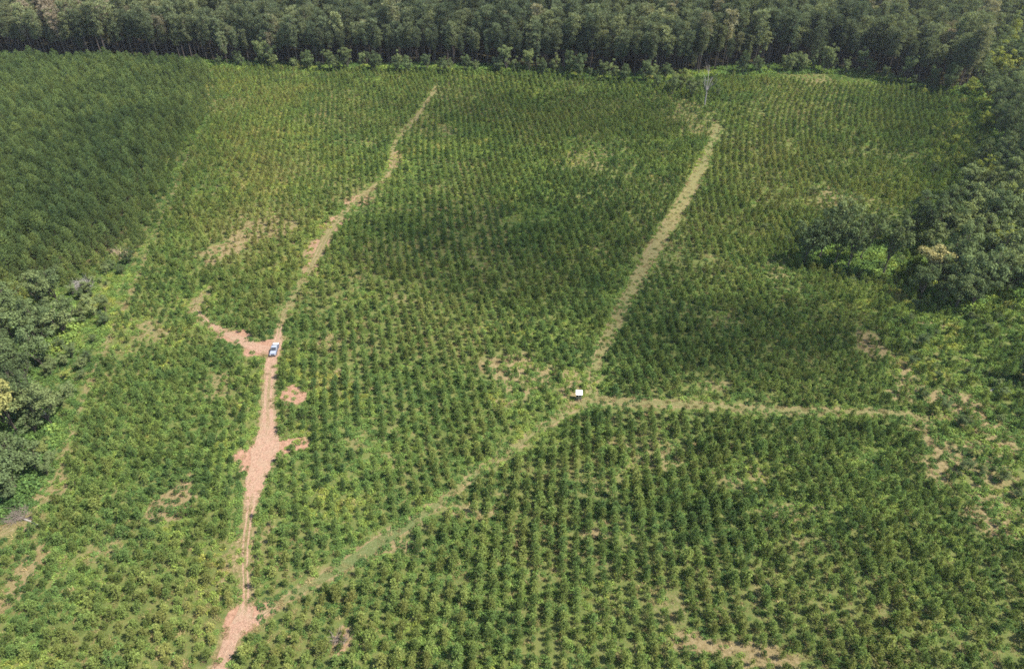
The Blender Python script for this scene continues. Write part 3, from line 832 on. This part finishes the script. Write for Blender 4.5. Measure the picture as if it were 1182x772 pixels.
scatter('weeds', C_WEED, np.column_stack([x, y, height(x, y)])[lf], rot3(k, .15), scl3(ws[lf], rng.uniform(.7, 1.25, k)), rng.integers(0, 5, k), np.clip(wt, 0, 1)[lf],
        'low yellow-green weeds and brambles growing between the pine rows', 'weeds')
dg = ~lf & ~inw & (rng.random(len(x)) < np.where(cl > .5, .05, .26)) & ((td > -.3) | ((rng.random(len(x)) < .55) & (cl < .4) & ~near_dirt(x, y)))
k = int(dg.sum())
scatter('dry_grass', C_TUFT, np.column_stack([x, y, height(x, y)])[dg], rot3(k, .1), scl3(rng.uniform(.6, 1.25, k), rng.uniform(.6, 1.1, k)), rng.integers(0, 4, k), np.clip(.1 + .8 * fbm(x, y, 14, 51)[dg] + .15 * stw[dg], 0, 1),
        'tufts of straw coloured dry grass in the gaps and along the tracks', 'dry grass')


# ------------------------------------------------------------------ the dense dark pine stand on the left
g = np.stack(np.meshgrid(np.arange(-420, 0, 3.2), np.arange(150, 470, 2.95)), -1).reshape(-1, 2) + rng.normal(0, .5, (len(np.arange(-420, 0, 3.2)) * len(np.arange(150, 470, 2.95)), 2))
g = g[inside(Z_STAND, g[:, 0] + 5 * (vnoise(g[:, 0], g[:, 1], 9, 91) - .6), g[:, 1]) & (g[:, 1] < forest_edge_y(g[:, 0]) - 1) & (rng.random(len(g)) < .95)]
x, y = g.T; z = height(x, y)
s = np.clip(rng.normal(.92, .15, len(x)), .55, 1.3); idx = rng.integers(0, 5, len(x)); rot = rot3(len(x), .04)
px, py, dp = to_px(x, y, z + 6)
tint = np.clip(.05 + .6 * fbm(x, y, 40, 61) + .45 * (rng.random(len(x)) - .5), 0, 1) + .18 * np.exp(-((px - 120) / 80) ** 2 - ((py - 300) / 30) ** 2) + .12 * np.exp(-((px - 60) / 60) ** 2 - ((py - 95) / 20) ** 2)
vis = in_frame(px, py, 0)
ed = stand_edge(x, y)
k_ = np.clip(ed / 26, 0, 1)
s *= .5 + .5 * k_
tint += .28 * (1 - k_)
vis &= rng.random(len(x)) < .75 + .25 * k_
order = np.argsort(np.where(vis, dp / s, 1e9))[:300]
one = np.zeros(len(x), bool); one[order] = True
sel = ~one & in_frame(px, py, 160)
scatter('stand_pines', C_STAND, np.column_stack([x, y, z])[sel], rot[sel], scl3(s, np.ones(len(s)))[sel], idx[sel], tint[sel], 'dense dark older pine stand with closed canopy on the left', 'pine stand')
st_src = [bpy.data.objects.new('stand_pine', m) for m in STAND]
for i in order:
    o = st_src[idx[i]].copy(); o.name = 'stand_pine'; COL.objects.link(o)
    o.location = (x[i], y[i], z[i]); o.rotation_euler = rot[i]; o.scale = (s[i],) * 3
    o['tint'] = float(tint[i])
    if px[i] < 50: tag(o, 'dark green pine of the older stand by the left edge, behind the broadleaf trees', 'pine', 'stand pines behind the left broadleaf trees')
    elif px[i] < 110: tag(o, 'dark green pine of the older stand, just behind the pale grey dead brush', 'pine', 'stand pines behind the grey brush')
    else: tag(o, 'dark green pine of the older stand along its overgrown edge track', 'pine', 'stand pines along the edge track')


# ------------------------------------------------------------------ trees as things: empty > trunk, crown
TALL_ME = [(make_mesh('crown', *t[0], [M['tall_needles']]), make_mesh('trunk', *t[1], [M['bark']])) for t in TALL]
HARD_ME = [(make_mesh('crown', *t[0], [M['leaves']]), make_mesh('trunk', *t[1], [M['bark']])) for t in HARD]


def tree(name, pair, loc, rz, sc, tint, label, cat, group=None):
    e = bpy.data.objects.new(name, None); COL.objects.link(e)
    e.empty_display_size = .5
    e.location = loc; e.rotation_euler = (0, 0, rz); e.scale = sc
    for nme, me in (('crown', pair[0]), ('trunk', pair[1])):
        o = bpy.data.objects.new(nme, me); COL.objects.link(o); o.parent = e
        if nme == 'crown': o['tint'] = float(tint)
    return tag(e, label, cat, group)


# the tall pine forest along the back
pts = []
for yy in np.arange(330, 640, 4.6):
    for xx in np.arange(-470, 470, 5.0):
        pts.append((xx + rng.normal(0, 1.3), yy + rng.normal(0, 1.2)))
g = np.array(pts)
g = g[(g[:, 1] > forest_edge_y(g[:, 0]) + .5 + 6 * vnoise(g[:, 0], g[:, 0], 13, 71)) & ~inside(Z_WOOD, g[:, 0], g[:, 1])]
g = g[rng.random(len(g)) < .95]
x, y = g.T; z = height(x, y)
px, py, dp = to_px(x, y, z + 22)
s = np.clip(rng.normal(1, .18, len(x)), .55, 1.4) * np.where(y - forest_edge_y(x) < 9, .9, 1.0)
idx = rng.integers(0, 7, len(x))
tint = np.clip(.05 + .75 * fbm(x, y, 45, 72) + .75 * (rng.random(len(x)) - .5) + .12 * np.exp(-((px - 90) / 90) ** 2), 0, .95)
vis = in_frame(px, py, 0)
order = np.argsort(np.where(vis, dp / s, 1e9))[:300]
one = np.zeros(len(x), bool); one[order] = True
sel = ~one & in_frame(px, py, 200)
k = int(sel.sum())
scatter('pine_forest', C_TALL, np.column_stack([x, y, z])[sel], np.column_stack([np.zeros(k), np.zeros(k), rng.uniform(0, 6.28, k)]), scl3(s, np.ones(len(s)))[sel], idx[sel], tint[sel], 'tall grey-green pine forest stretching away behind the field', 'pine forest')
for i in order:
    q = px[i]
    if q < 250: lb, gr = 'tall grey-green pine on the forest edge right behind the dark pine stand', 'forest edge pines behind the dark stand'
    elif q < 420: lb, gr = 'tall pine on the forest edge, between the dark stand and the dirt track end', 'forest edge pines left of the dirt track end'
    elif q < 590: lb, gr = 'tall pine on the forest edge directly behind the dirt track end', 'forest edge pines behind the dirt track end'
    elif q < 770: lb, gr = 'tall pine on the forest edge, between the dirt track end and the grey snag', 'forest edge pines left of the grey snag'
    elif q < 900: lb, gr = 'tall pine on the forest edge directly behind the grey snag', 'forest edge pines behind the grey snag'
    else: lb, gr = 'tall pine on the forest edge above the rounded far right corner of the field', 'forest edge pines at the far right corner'
    tree('tall_pine', TALL_ME[idx[i]], (x[i], y[i], z[i]), rng.uniform(0, 6.28), (s[i],) * 3, tint[i], lb, 'pine', gr)

# the broadleaf wood on the right
pts = []
for yy in np.arange(120, 470, 7.4):
    for xx in np.arange(100, 420, 7.6):
        pts.append((xx + rng.normal(0, 1.9), yy + rng.normal(0, 1.8)))
g = np.array(pts)
g = g[inside(Z_WOOD, g[:, 0], g[:, 1])]
x, y = g.T; z = height(x, y)
px, py, dp = to_px(x, y, z + 9)
sel = in_frame(px, py, 25); g = g[sel]; x, y, z, px, py, dp = x[sel], y[sel], z[sel], px[sel], py[sel], dp[sel]
for i in range(len(g)):
    q, w = to_px(x[i], y[i], z[i])[:2]
    t = float(np.clip(.12 + .5 * rng.random() + .25 * (fbm(x[i], y[i], 30, 81) - .5), 0, 1))
    if rng.random() < .07: t = .8
    if w < 130: lb, gr = 'broadleaf tree in the shady wood at the upper right corner, beside the tall pines', 'wood trees beside the tall pines'
    elif w < 205: lb, gr = 'broadleaf tree of the right wood, beside the bright green brush at the field corner', 'wood trees beside the bright green brush'
    elif w < 290: lb, gr = 'broadleaf tree of the right wood, to the right of the grove', 'wood trees right of the grove'
    else: lb, gr = 'broadleaf tree of the right wood on its near edge, above the weedy rough ground', 'wood trees on the near edge'
    k = int(rng.integers(0, 8)); sc = float(np.clip(rng.normal(1, .14), .7, 1.3))
    tree('broadleaf_tree', HARD_ME[k], (x[i], y[i], z[i]), rng.uniform(0, 6.28), (sc, sc, sc * rng.uniform(.9, 1.15)), t, lb, 'tree', gr)


for k in range(118):
    q = 262 + k * 7.1 + rng.normal(0, 5)
    if 770 < q < 850: continue
    ex = float(np.interp(q, [p[0] for p in FOREST_PX], [p[1] for p in FOREST_PX])) + rng.uniform(-.5, 3)
    p = ground_at(q, ex); sc = float(rng.uniform(.3, .95)); hk = int(rng.choice([4, 6, 7]))
    if q < 505: lb, gr = 'low leafy tree at the foot of the tall pines, left of the dirt track end', 'low edge trees left of the dirt track end'
    elif q < 790: lb, gr = 'low leafy tree at the foot of the tall pines, between dirt track end and snag', 'low edge trees left of the snag'
    else: lb, gr = 'low leafy tree at the foot of the tall pines, right of the grey snag', 'low edge trees right of the snag'
    tree('understory_tree', HARD_ME[hk], (p[0], p[1], float(height(p[0], p[1]))), rng.uniform(0, 6.28), (sc, sc, sc * rng.uniform(1, 1.5)), rng.uniform(.1, .6), lb, 'tree', gr)


g = np.stack(np.meshgrid(np.arange(-170, -60, 6.5), np.arange(60, 210, 6.5)), -1).reshape(-1, 2)
g = g + rng.normal(0, 1.6, g.shape)
g = g[inside(Z_LEFT, g[:, 0], g[:, 1])]
for gx_, gy_ in g:
    q, w, _ = to_px(gx_, gy_, float(height(gx_, gy_)) + 5)
    if q < -40 or q > 90: continue
    hk = int(rng.integers(0, 8)); sc = float(rng.uniform(.6, .95))
    if w < 430: lb, gr = 'dark broadleaf tree in the left edge clump, above the yellow crowned tree', 'left clump trees above the yellow crown'
    else: lb, gr = 'dark broadleaf tree in the left edge clump, level with or below the yellow crown', 'left clump trees below the yellow crown'
    tree('broadleaf_tree', HARD_ME[hk], (gx_, gy_, float(height(gx_, gy_))), rng.uniform(0, 6.28), (sc, sc, sc), rng.uniform(.1, .5), lb, 'tree', gr)


def at(px, py):
    p = ground_at(px, py)
    return float(p[0]), float(p[1]), float(height(p[0], p[1]))


def shrubs(n, box, zone, lo, hi, t0, t1, lb, gr):
    k = 0
    while k < n:
        q, w = rng.uniform(box[0], box[1]), rng.uniform(box[2], box[3])
        p = ground_at(q, w)
        if not inside(zone, p[0:1], p[1:2])[0] or track_dist(p[0:1], p[1:2])[0] < 1.5: continue
        sc = float(rng.uniform(lo, hi))
        tree('shrub', HARD_ME[int(rng.choice([4, 6, 7]))], (p[0], p[1], float(height(p[0], p[1]))), rng.uniform(0, 6.28), (sc * 1.2, sc * 1.2, sc), rng.uniform(t0, t1), lb, 'shrub', gr)
        k += 1


shrubs(46, (50, 165, 300, 600), brushy, .16, .42, .25, .68, 'leafy shrub in the overgrown strip between left broadleaf clump and edge track', 'shrubs in the overgrown left strip')
shrubs(46, (1045, 1182, 350, 620), rough, .12, .3, .2, .7, 'leafy shrub on the weedy rough ground along the right edge', 'shrubs on the rough ground')
shrubs(22, (1075, 1122, 112, 198), Z_B, .2, .36, .72, .84, 'bright yellow-green shrub at the rounded far right corner of the field', 'bright shrubs at the far right corner')
shrubs(12, (880, 1040, 225, 345), Z_B, .14, .3, .3, .75, 'leafy shrub in the weeds round the grove', 'shrubs round the grove')


# single trees one can point at: foot in the photograph, shape, scale, tint, label
ONES = [
    (928, 304, 4, 1.15, .18, 'dark round broadleaf tree at the left end of the grove'),
    (945, 300, 2, 1.21, .22, 'dark green tree in the grove, second from its left end'),
    (962, 306, 0, 1.09, .42, 'grey-green tree in the grove with pale top left of centre'),
    (978, 309, 3, 1.03, .3, 'narrow dark tree in the middle of the grove'),
    (966, 280, 6, 1.09, .55, 'yellowish green tree on the far side of the grove'),
    (992, 300, 2, 1.03, .35, 'mid green tree just right of the middle of the grove'),
    (1019, 318, 1, 1.06, .5, 'tall pale crowned tree with dark leaning trunk at the right end of the grove'),
    (1004, 284, 7, 1.15, .45, 'small grey-green tree at the back of the grove'),
    (1062, 345, 6, .9, .28, 'dark broadleaf tree with deep shade under it below the tan crowned tree'),
    (1070, 330, 6, 1.05, 1.0, 'tan to yellow crowned tree at the near left corner of the right wood'),
    (1102, 358, 5, .95, .4, 'grey-green spreading tree with two dark trunks on the near edge of the wood'),
    (1085, 352, 4, .9, .42, 'mid green low tree between the tan crowned tree and the twin trunked tree'),
    (1150, 335, 0, 1.1, .5, 'grey-green tree with leaning dark trunk near the right edge'),
    (1180, 440, 7, 1.0, .1, 'lone dark bush-like tree at the right edge, above the grass track level'),
    (797, 114, 4, .95, .55, 'leafy green tree standing just left of the grey snag'),
    (776, 110, 0, .85, .38, 'dark green tree left of the snag, against the pine forest'),
    (786, 106, 2, .95, .62, 'yellowish tree behind the two green trees left of the grey snag'),
    (828, 112, 7, .55, .45, 'small round tree just right of the grey snag'),
    (758, 102, 7, .8, .3, 'dark round tree at the left end of the clump by the grey snag'),
    (1064, 112, 7, .55, .85, 'small bright yellow-green sapling at the forest edge near the far right corner'),
    (1132, 150, 7, 1.0, .82, 'yellow-green tree leaning out of the wood at the far right corner'),
    (22, 500, 6, 1.27, .93, 'large yellow crowned broadleaf tree on the left edge'),
    (62, 492, 2, 1.04, .5, 'olive green round tree right of the yellow crowned tree'),
    (4, 455, 0, 1.17, .2, 'dark green tree above the yellow crowned tree at the left edge'),
    (14, 545, 4, 1.17, .22, 'dark green tree below the yellow crowned tree on the left edge'),
    (44, 545, 7, 1.04, .3, 'small dark green tree above the fallen logs on the left'),
    (-6, 590, 2, 1.10, .2, 'dark shrubby tree at the left edge beside the fallen logs'),
    (24, 440, 6, 1.04, .35, 'grey-green broad tree at the left edge, beneath the dark pine stand'),
    (52, 425, 0, 0.98, .25, 'dark broadleaf tree casting a black gap beside the yellow-green brush'),
    (8, 400, 3, 1.04, .42, 'olive broadleaf tree at the left edge below the dark stand'),
    (40, 392, 4, 1.17, .4, 'brownish green broad tree left of the grey dead brush'),
    (76, 388, 7, 1.04, .52, 'light green small tree below the grey dead brush'),
    (110, 366, 7, .65, .62, 'yellow-green round bush below the grey dead brush'),
    (150, 305, 7, .6, .15, 'small dark tree on the stand edge beside the tan dead bush'),
    (122, 375, 7, .5, .12, 'dark low tree in the brush left of the edge track'),
    (104, 418, 7, .45, .2, 'small dark bush beside the overgrown edge track'),
    (1075, 205, 7, .7, .15, 'dark low tree at the right end of the planted rows, below the bright brush'),
    (1046, 282, 2, .95, .16, 'dark tall tree filling the gap between grove and right wood'),
    (1058, 262, 1, .9, .2, 'dark shaded tree on the left front of the right wood'),
]
for fx, fy, k, sc, t, lb in ONES:
    tree('broadleaf_tree', HARD_ME[k], at(fx, fy), rng.uniform(0, 6.28), (sc, sc, sc * (1.28 if 'grove' in lb else 1.0)), t, lb, 'tree')


# ------------------------------------------------------------------ dead wood
def limb(m, r, p, d, ln, rad, depth):
    q = [np.array(p)]; d = np.array(d, float)
    for _ in range(4):
        d = unit(d + r.normal(0, .12, 3)); q.append(q[-1] + d * ln / 4)
    m.tube(q, [rad, rad * .8, rad * .6, rad * .42, rad * .2], 6)
    if depth:
        for b in range(int(r.integers(2, 4))):
            j = int(r.integers(2, 5))
            limb(m, r, q[j], unit(d + r.normal(0, .55, 3) + [0, 0, .15]), ln * r.uniform(.4, .65), rad * .4, depth - 1)


r = np.random.default_rng(5)
sx, sy, sz = at(813, 122)
snag = bpy.data.objects.new('dead_tree', None); COL.objects.link(snag); snag.location = (sx, sy, sz); snag.scale = (.85, .85, .85)
tag(snag, 'bare grey dead snag with forked limbs standing at the back of the field', 'dead tree')
m = MB(); m.tube([(0, 0, -.3), (.1, 0, 4), (0, .1, 9)], [.5, .4, .32], 8); m.obj('trunk', M['dead_wood'], snag)
for d, ln in (((-.22, 0, 1), 9), ((.05, .1, 1), 10), ((.2, 0, 1), 9), ((.3, -.3, .8), 7), ((-.4, .2, .7), 6)):
    m = MB(); limb(m, r, (0, .1, 8.6), unit(np.array(d, float)), ln, .3, 2); m.obj('limb', M['dead_wood'], snag)


def brush_heap(px_, py_, R, h, n, mat, label):
    x0, y0, z0 = at(px_, py_); m = MB()
    for _ in range(n):
        a = r.uniform(0, 6.28); q = R * math.sqrt(r.random()) * .8
        b = r.uniform(0, 6.28); ln = r.uniform(.8, 2.4)
        c = np.array([math.cos(a) * q, math.sin(a) * q, r.uniform(.05, 1) * h * (1 - .6 * q / R)])
        d = np.array([math.cos(b), math.sin(b), r.uniform(-.1, .9)]) * ln
        w = r.uniform(.02, .06)
        m.tube([c, c + d * .5 + r.normal(0, .1, 3), c + d], [w, w * .7, w * .3], 4, False)
    o = m.obj('dead_brush', mat); o.location = (x0, y0, z0)
    return tag(o, label, 'dead brush')


brush_heap(96, 334, 3.4, 3.2, 420, M['dead_wood'], 'pale grey dead brush heap on the edge of the dark stand')
brush_heap(139, 298, 2.6, 3.6, 260, M['timber'], 'tan dead bush beside the small dark tree on the stand edge')
brush_heap(392, 740, 1.6, .7, 70, M['dead_twigs'], 'low brown slash heap on the bare patch near the bottom edge')
brush_heap(22, 596, 2.6, .9, 130, M['dead_twigs'], 'grey brown brush debris under the trees at the left edge')
for ax, ay, bx, by, rad, lb in ((6, 603, 40, 598, .3, 'long dark fallen log on the bare ground at the left edge'), (24, 598, 44, 606, .22, 'short pale fallen log crossing the end of the longer log'), (1142, 452, 1152, 447, .16, 'thin fallen log in the weeds on the far right')):
    a, b = at(ax, ay), at(bx, by)
    m = MB(); L = math.hypot(b[0] - a[0], b[1] - a[1]); zz = (b[2] - a[2]) / max(L, .1)
    m.tube([(0, 0, rad * .8), (L * .5, .1, rad * .9 + zz * L * .5), (L, 0, rad * .8 + zz * L)], [rad, rad * .9, rad * .7], 8)
    m.tube([(L * .6, 0, rad), (L * .7, .7, rad + .6)], [rad * .4, rad * .15], 5)
    o = m.obj('fallen_log', M['dead_wood'] if rad < .3 else M['bark']); o.location = a; o.rotation_euler = (0, 0, math.atan2(b[1] - a[1], b[0] - a[0]))
    tag(o, lb, 'log')
px0 = at(57, 484)
m = MB(); limb(m, r, (0, 0, -.2), unit(np.array([-.25, .05, 1.0])), 8, .22, 2)
o = m.obj('dead_tree', M['pale_bark']); o.location = px0
tag(o, 'slender whitish dead trunk between the yellow crowned and the olive tree', 'dead tree')


# ------------------------------------------------------------------ the hunting hut at the track junction
hx, hy, hz = at(668, 461)
hut = bpy.data.objects.new('hunting_hut', None); COL.objects.link(hut); hut.location = (hx, hy, hz); hut.rotation_euler = (0, 0, math.radians(-4))
tag(hut, 'small raised hunting hut with white flat roof at the grass track junction', 'hut')
m = MB()
W, D, Z0, Z1 = 1.35, 1.3, .75, 2.35
for sgn in (-1, 1):
    m.box((0, sgn * D / 2, (Z0 + 1.55) / 2), (W, .05, 1.55 - Z0)); m.box((0, sgn * D / 2, (1.95 + Z1) / 2), (W, .05, Z1 - 1.95))
    m.box((sgn * W / 2, 0, (Z0 + 1.55) / 2), (.05, D - .056, 1.55 - Z0)); m.box((sgn * W / 2, 0, (1.95 + Z1) / 2), (.05, D - .056, Z1 - 1.95))
for sx_ in (-1, 1):
    for sy_ in (-1, 1): m.box((sx_ * (W / 2 - .04), sy_ * (D / 2 - .07), 1.75), (.08, .08, .4))
m.box((0, 0, Z0 - .035), (W, D, .06))
m.obj('wall', M['plywood'], hut)
m = MB(); m.prism([(-D / 2 - .2, Z1 + .02), (D / 2 + .2, Z1 + .14), (D / 2 + .2, Z1 + .2), (-D / 2 - .2, Z1 + .08)], -W / 2 - .16, W / 2 + .16)
m.obj('roof', M['roof_white'], hut)
for sx_ in (-1, 1):
    for sy_ in (-1, 1):
        m = MB(); m.tube([(sx_ * (W / 2 + .06), sy_ * (D / 2 + .06), -.1), (sx_ * (W / 2 - .06), sy_ * (D / 2 - .06), Z0 - .07)], [.06, .06], 6); m.obj('leg', M['timber'], hut)
m = MB()
for sx_ in (-.22, .22): m.tube([(sx_, -D / 2 - .55, 0), (sx_, -D / 2 - .06, Z0 + .05)], [.03, .03], 5)
for t in (.25, .55, .85): m.box((0, -D / 2 - .55 + .49 * t, (Z0 + .05) * t), (.5, .05, .04))
m.obj('ladder', M['timber'], hut)
m = MB(); m.box((0, -D / 2 - .035, 1.14), (.5, .02, .72)); dr = m.obj('door', M['plywood'], hut)
m = MB(); m.box((.2, -D / 2 - .06, 1.2), (.03, .03, .12)); m.obj('handle', M['steel'], dr)


# ------------------------------------------------------------------ the white pickup on the clay
ca, cb = at(315.5, 412), at(319.5, 399)
pk = bpy.data.objects.new('pickup_truck', None); COL.objects.link(pk)
pk.location = ((ca[0] + cb[0]) / 2, (ca[1] + cb[1]) / 2, (ca[2] + cb[2]) / 2 + .03)
pk.rotation_euler = (0, 0, math.atan2(cb[1] - ca[1], cb[0] - ca[0]) - math.pi / 2)
pk.scale = (.9,) * 3
tag(pk, 'blue-grey pickup truck with pale box in its bed, parked on the pink clay track', 'pickup')
WH = .96    # half width; the nose points to -y
m = MB()
m.prism([(-2.75, .55), (-2.78, .95), (-2.6, 1.08), (-1.2, 1.2), (.95, 1.2), (.95, .45), (-1.1, .45), (-1.25, .75), (-2.05, .75), (-2.2, .45), (-2.7, .45)], -WH, WH)
m.obj('body', M['side_paint'], pk, bevel=.05)
m = MB(); m.prism([(-2.5, 1.075), (-1.3, 1.195), (-1.3, 1.235), (-2.45, 1.125)], -.86, .86); m.obj('hood', M['white_paint'], pk, bevel=.015)
m = MB(); m.prism([(-1.3, 1.2), (-.2, 1.78), (.65, 1.8), (.9, 1.2)], -.84, .84); cab = m.obj('cab', M['white_paint'], pk, bevel=.06)
def quad(name, P, mat, par):
    m = MB(); P = [Vector(p) for p in P]; nrm = (P[1] - P[0]).cross(P[3] - P[0]).normalized() * .012
    m.add([p + nrm for p in P] + [p - nrm for p in P], [(0, 1, 2, 3), (7, 6, 5, 4), (0, 4, 5, 1), (1, 5, 6, 2), (2, 6, 7, 3), (3, 7, 4, 0)])
    return m.obj(name, mat, par)
quad('windshield', [(-.78, -1.26, 1.227), (.78, -1.26, 1.227), (.72, -.25, 1.76), (-.72, -.25, 1.76)], M['glass'], cab)
quad('rear_window', [(.7, .905, 1.24), (-.7, .905, 1.24), (-.66, .7, 1.72), (.66, .7, 1.72)], M['glass'], cab)
for sg in (-1, 1):
    for y0, y1, y2, y3 in ((-.85, -.1, -.1, -.25), (-.02, .68, .56, -.02)):
        quad('side_window', [(sg * .85, y0, 1.26), (sg * .85, y1, 1.26), (sg * .85, y2, 1.7), (sg * .85, y3, 1.7)], M['glass'], cab)
    m = MB(); m.box((sg * .99, -.85, 1.25), (.18, .12, .16)); m.obj('mirror', M['black'], pk)
    m = MB(); m.box((sg * .74, -2.76, .86), (.34, .1, .2)); m.obj('headlight', M['lamp_clear'], pk)
    m = MB(); m.box((sg * .9, 2.73, .95), (.12, .06, .36)); m.obj('tail_light', M['lamp_red'], pk)
    m = MB(); m.box((sg * .975, .0, .92), (.02, .2, .04)); m.obj('door_handle', M['steel'], pk)
    for wy in (-1.65, 1.75):
        wm = MB(); wm.tube([(sg * .72, wy, .38), (sg * .76, wy, .38), (sg * .94, wy, .38), (sg * .98, wy, .38)], [.33, .385, .385, .33], 18)
        w = wm.obj('wheel', M['black'], pk)
        wm = MB(); wm.tube([(sg * .95, wy, .38), (sg * .99, wy, .38)], [.22, .2], 14); wm.obj('rim', M['steel'], w)
bed = MB()
for sg in (-1, 1):
    bed.prism([(.97, .5), (1.2, .5), (1.35, .8), (2.15, .8), (2.3, .5), (2.7, .55), (2.7, 1.2), (.97, 1.2)], sg * .96, sg * .86)
bed.box((0, 2.68, .87), (1.7, .06, .62)); bed.box((0, 1.01, .87), (1.7, .06, .62))
b = bed.obj('bed', M['side_paint'], pk)
m = MB(); m.box((0, 1.84, .62), (1.7, 1.6, .08)); m.obj('bed_liner', M['bed_liner'], b)
m = MB(); m.box((0, -2.76, .58), (1.9, .16, .2)); m.obj('bumper', M['steel'], pk, bevel=.03)
m = MB(); m.box((0, -2.775, .86), (1.1, .05, .22)); m.obj('grille', M['black'], pk)
m = MB(); m.box((0, 2.78, .56), (1.8, .14, .16)); m.obj('bumper', M['steel'], pk, bevel=.03)
tb = MB(); tb.box((0, 2.36, .915), (1.55, .5, .51))
t = tb.obj('cargo_box', M['tool_box'], None, bevel=.03); t.parent = None
t.location, t.rotation_euler, t.scale = pk.location, pk.rotation_euler, pk.scale
m = MB(); m.box((0, 2.36, 1.2), (1.6, .54, .05)); m.obj('lid', M['roof_white'], t)
tag(t, 'pale box riding at the tail of the blue-grey pickup bed', 'box')

# ------------------------------------------------------------------ thin summer haze in the air
mh, nt, out = new_mat('haze_air')
pv = N(nt, 'ShaderNodeVolumePrincipled')
pv.inputs['Color'].default_value = (0.86, 0.92, 1.0, 1)
pv.inputs['Density'].default_value = 0.00004
pv.inputs['Anisotropy'].default_value = 0.2
nt.links.new(pv.outputs[0], out.inputs['Volume'])
m = MB(); m.box((0, 150, 60), (5200, 5200, 140)); hz_ = m.obj('haze', mh)
tag(hz_, 'thin pale summer haze in the air over the field and forest', 'haze', kind='stuff')


# ------------------------------------------------------------------ small fair-weather clouds drifting between the sun and the field
mc_, nt, out = new_mat('cloud_vapour')
pv = N(nt, 'ShaderNodeVolumePrincipled')
pv.inputs['Color'].default_value = (1, 1, 1, 1)
pv.inputs['Density'].default_value = 0.016
nt.links.new(pv.outputs[0], out.inputs['Volume'])
for cpx, cpy, ax, ay, az in ((95, 200, 78, 88, 10), (615, 285, 62, 42, 26), (880, 388, 44, 20, 24), (610, 135, 85, 34, 15), (1185, 190, 42, 120, 16), (430, 60, 150, 20, 16)):
    gx0, gy0, gz0 = at(cpx, cpy)
    alt = 620.0
    V, F, nu, nv = [], [], 40, 20
    for j in range(nv + 1):
        th = math.pi * j / nv
        for i in range(nu):
            ph = 2 * math.pi * i / nu
            d = np.array([math.sin(th) * math.cos(ph), math.sin(th) * math.sin(ph), math.cos(th)])
            k = .72 + .6 * float(fbm(d[0] * 2 + d[2], d[1] * 2 - d[2] * .7, 1.1, int(cpx)))
            V.append((d[0] * ax * k, d[1] * ay * k, d[2] * az * k * (1.2 if d[2] > 0 else .7)))
    F = [(j * nu + i, (j + 1) * nu + i, (j + 1) * nu + (i + 1) % nu, j * nu + (i + 1) % nu) for j in range(nv) for i in range(nu)]
    o = bpy.data.objects.new('cloud', make_mesh('cloud', V, F, [mc_], None, True)); COL.objects.link(o)
    o.location = Vector((gx0, gy0, 0)) + to_sun * (alt / to_sun.z)
    tag(o, 'thin white fair-weather cloud overhead, shading part of the field', 'cloud', kind='structure')
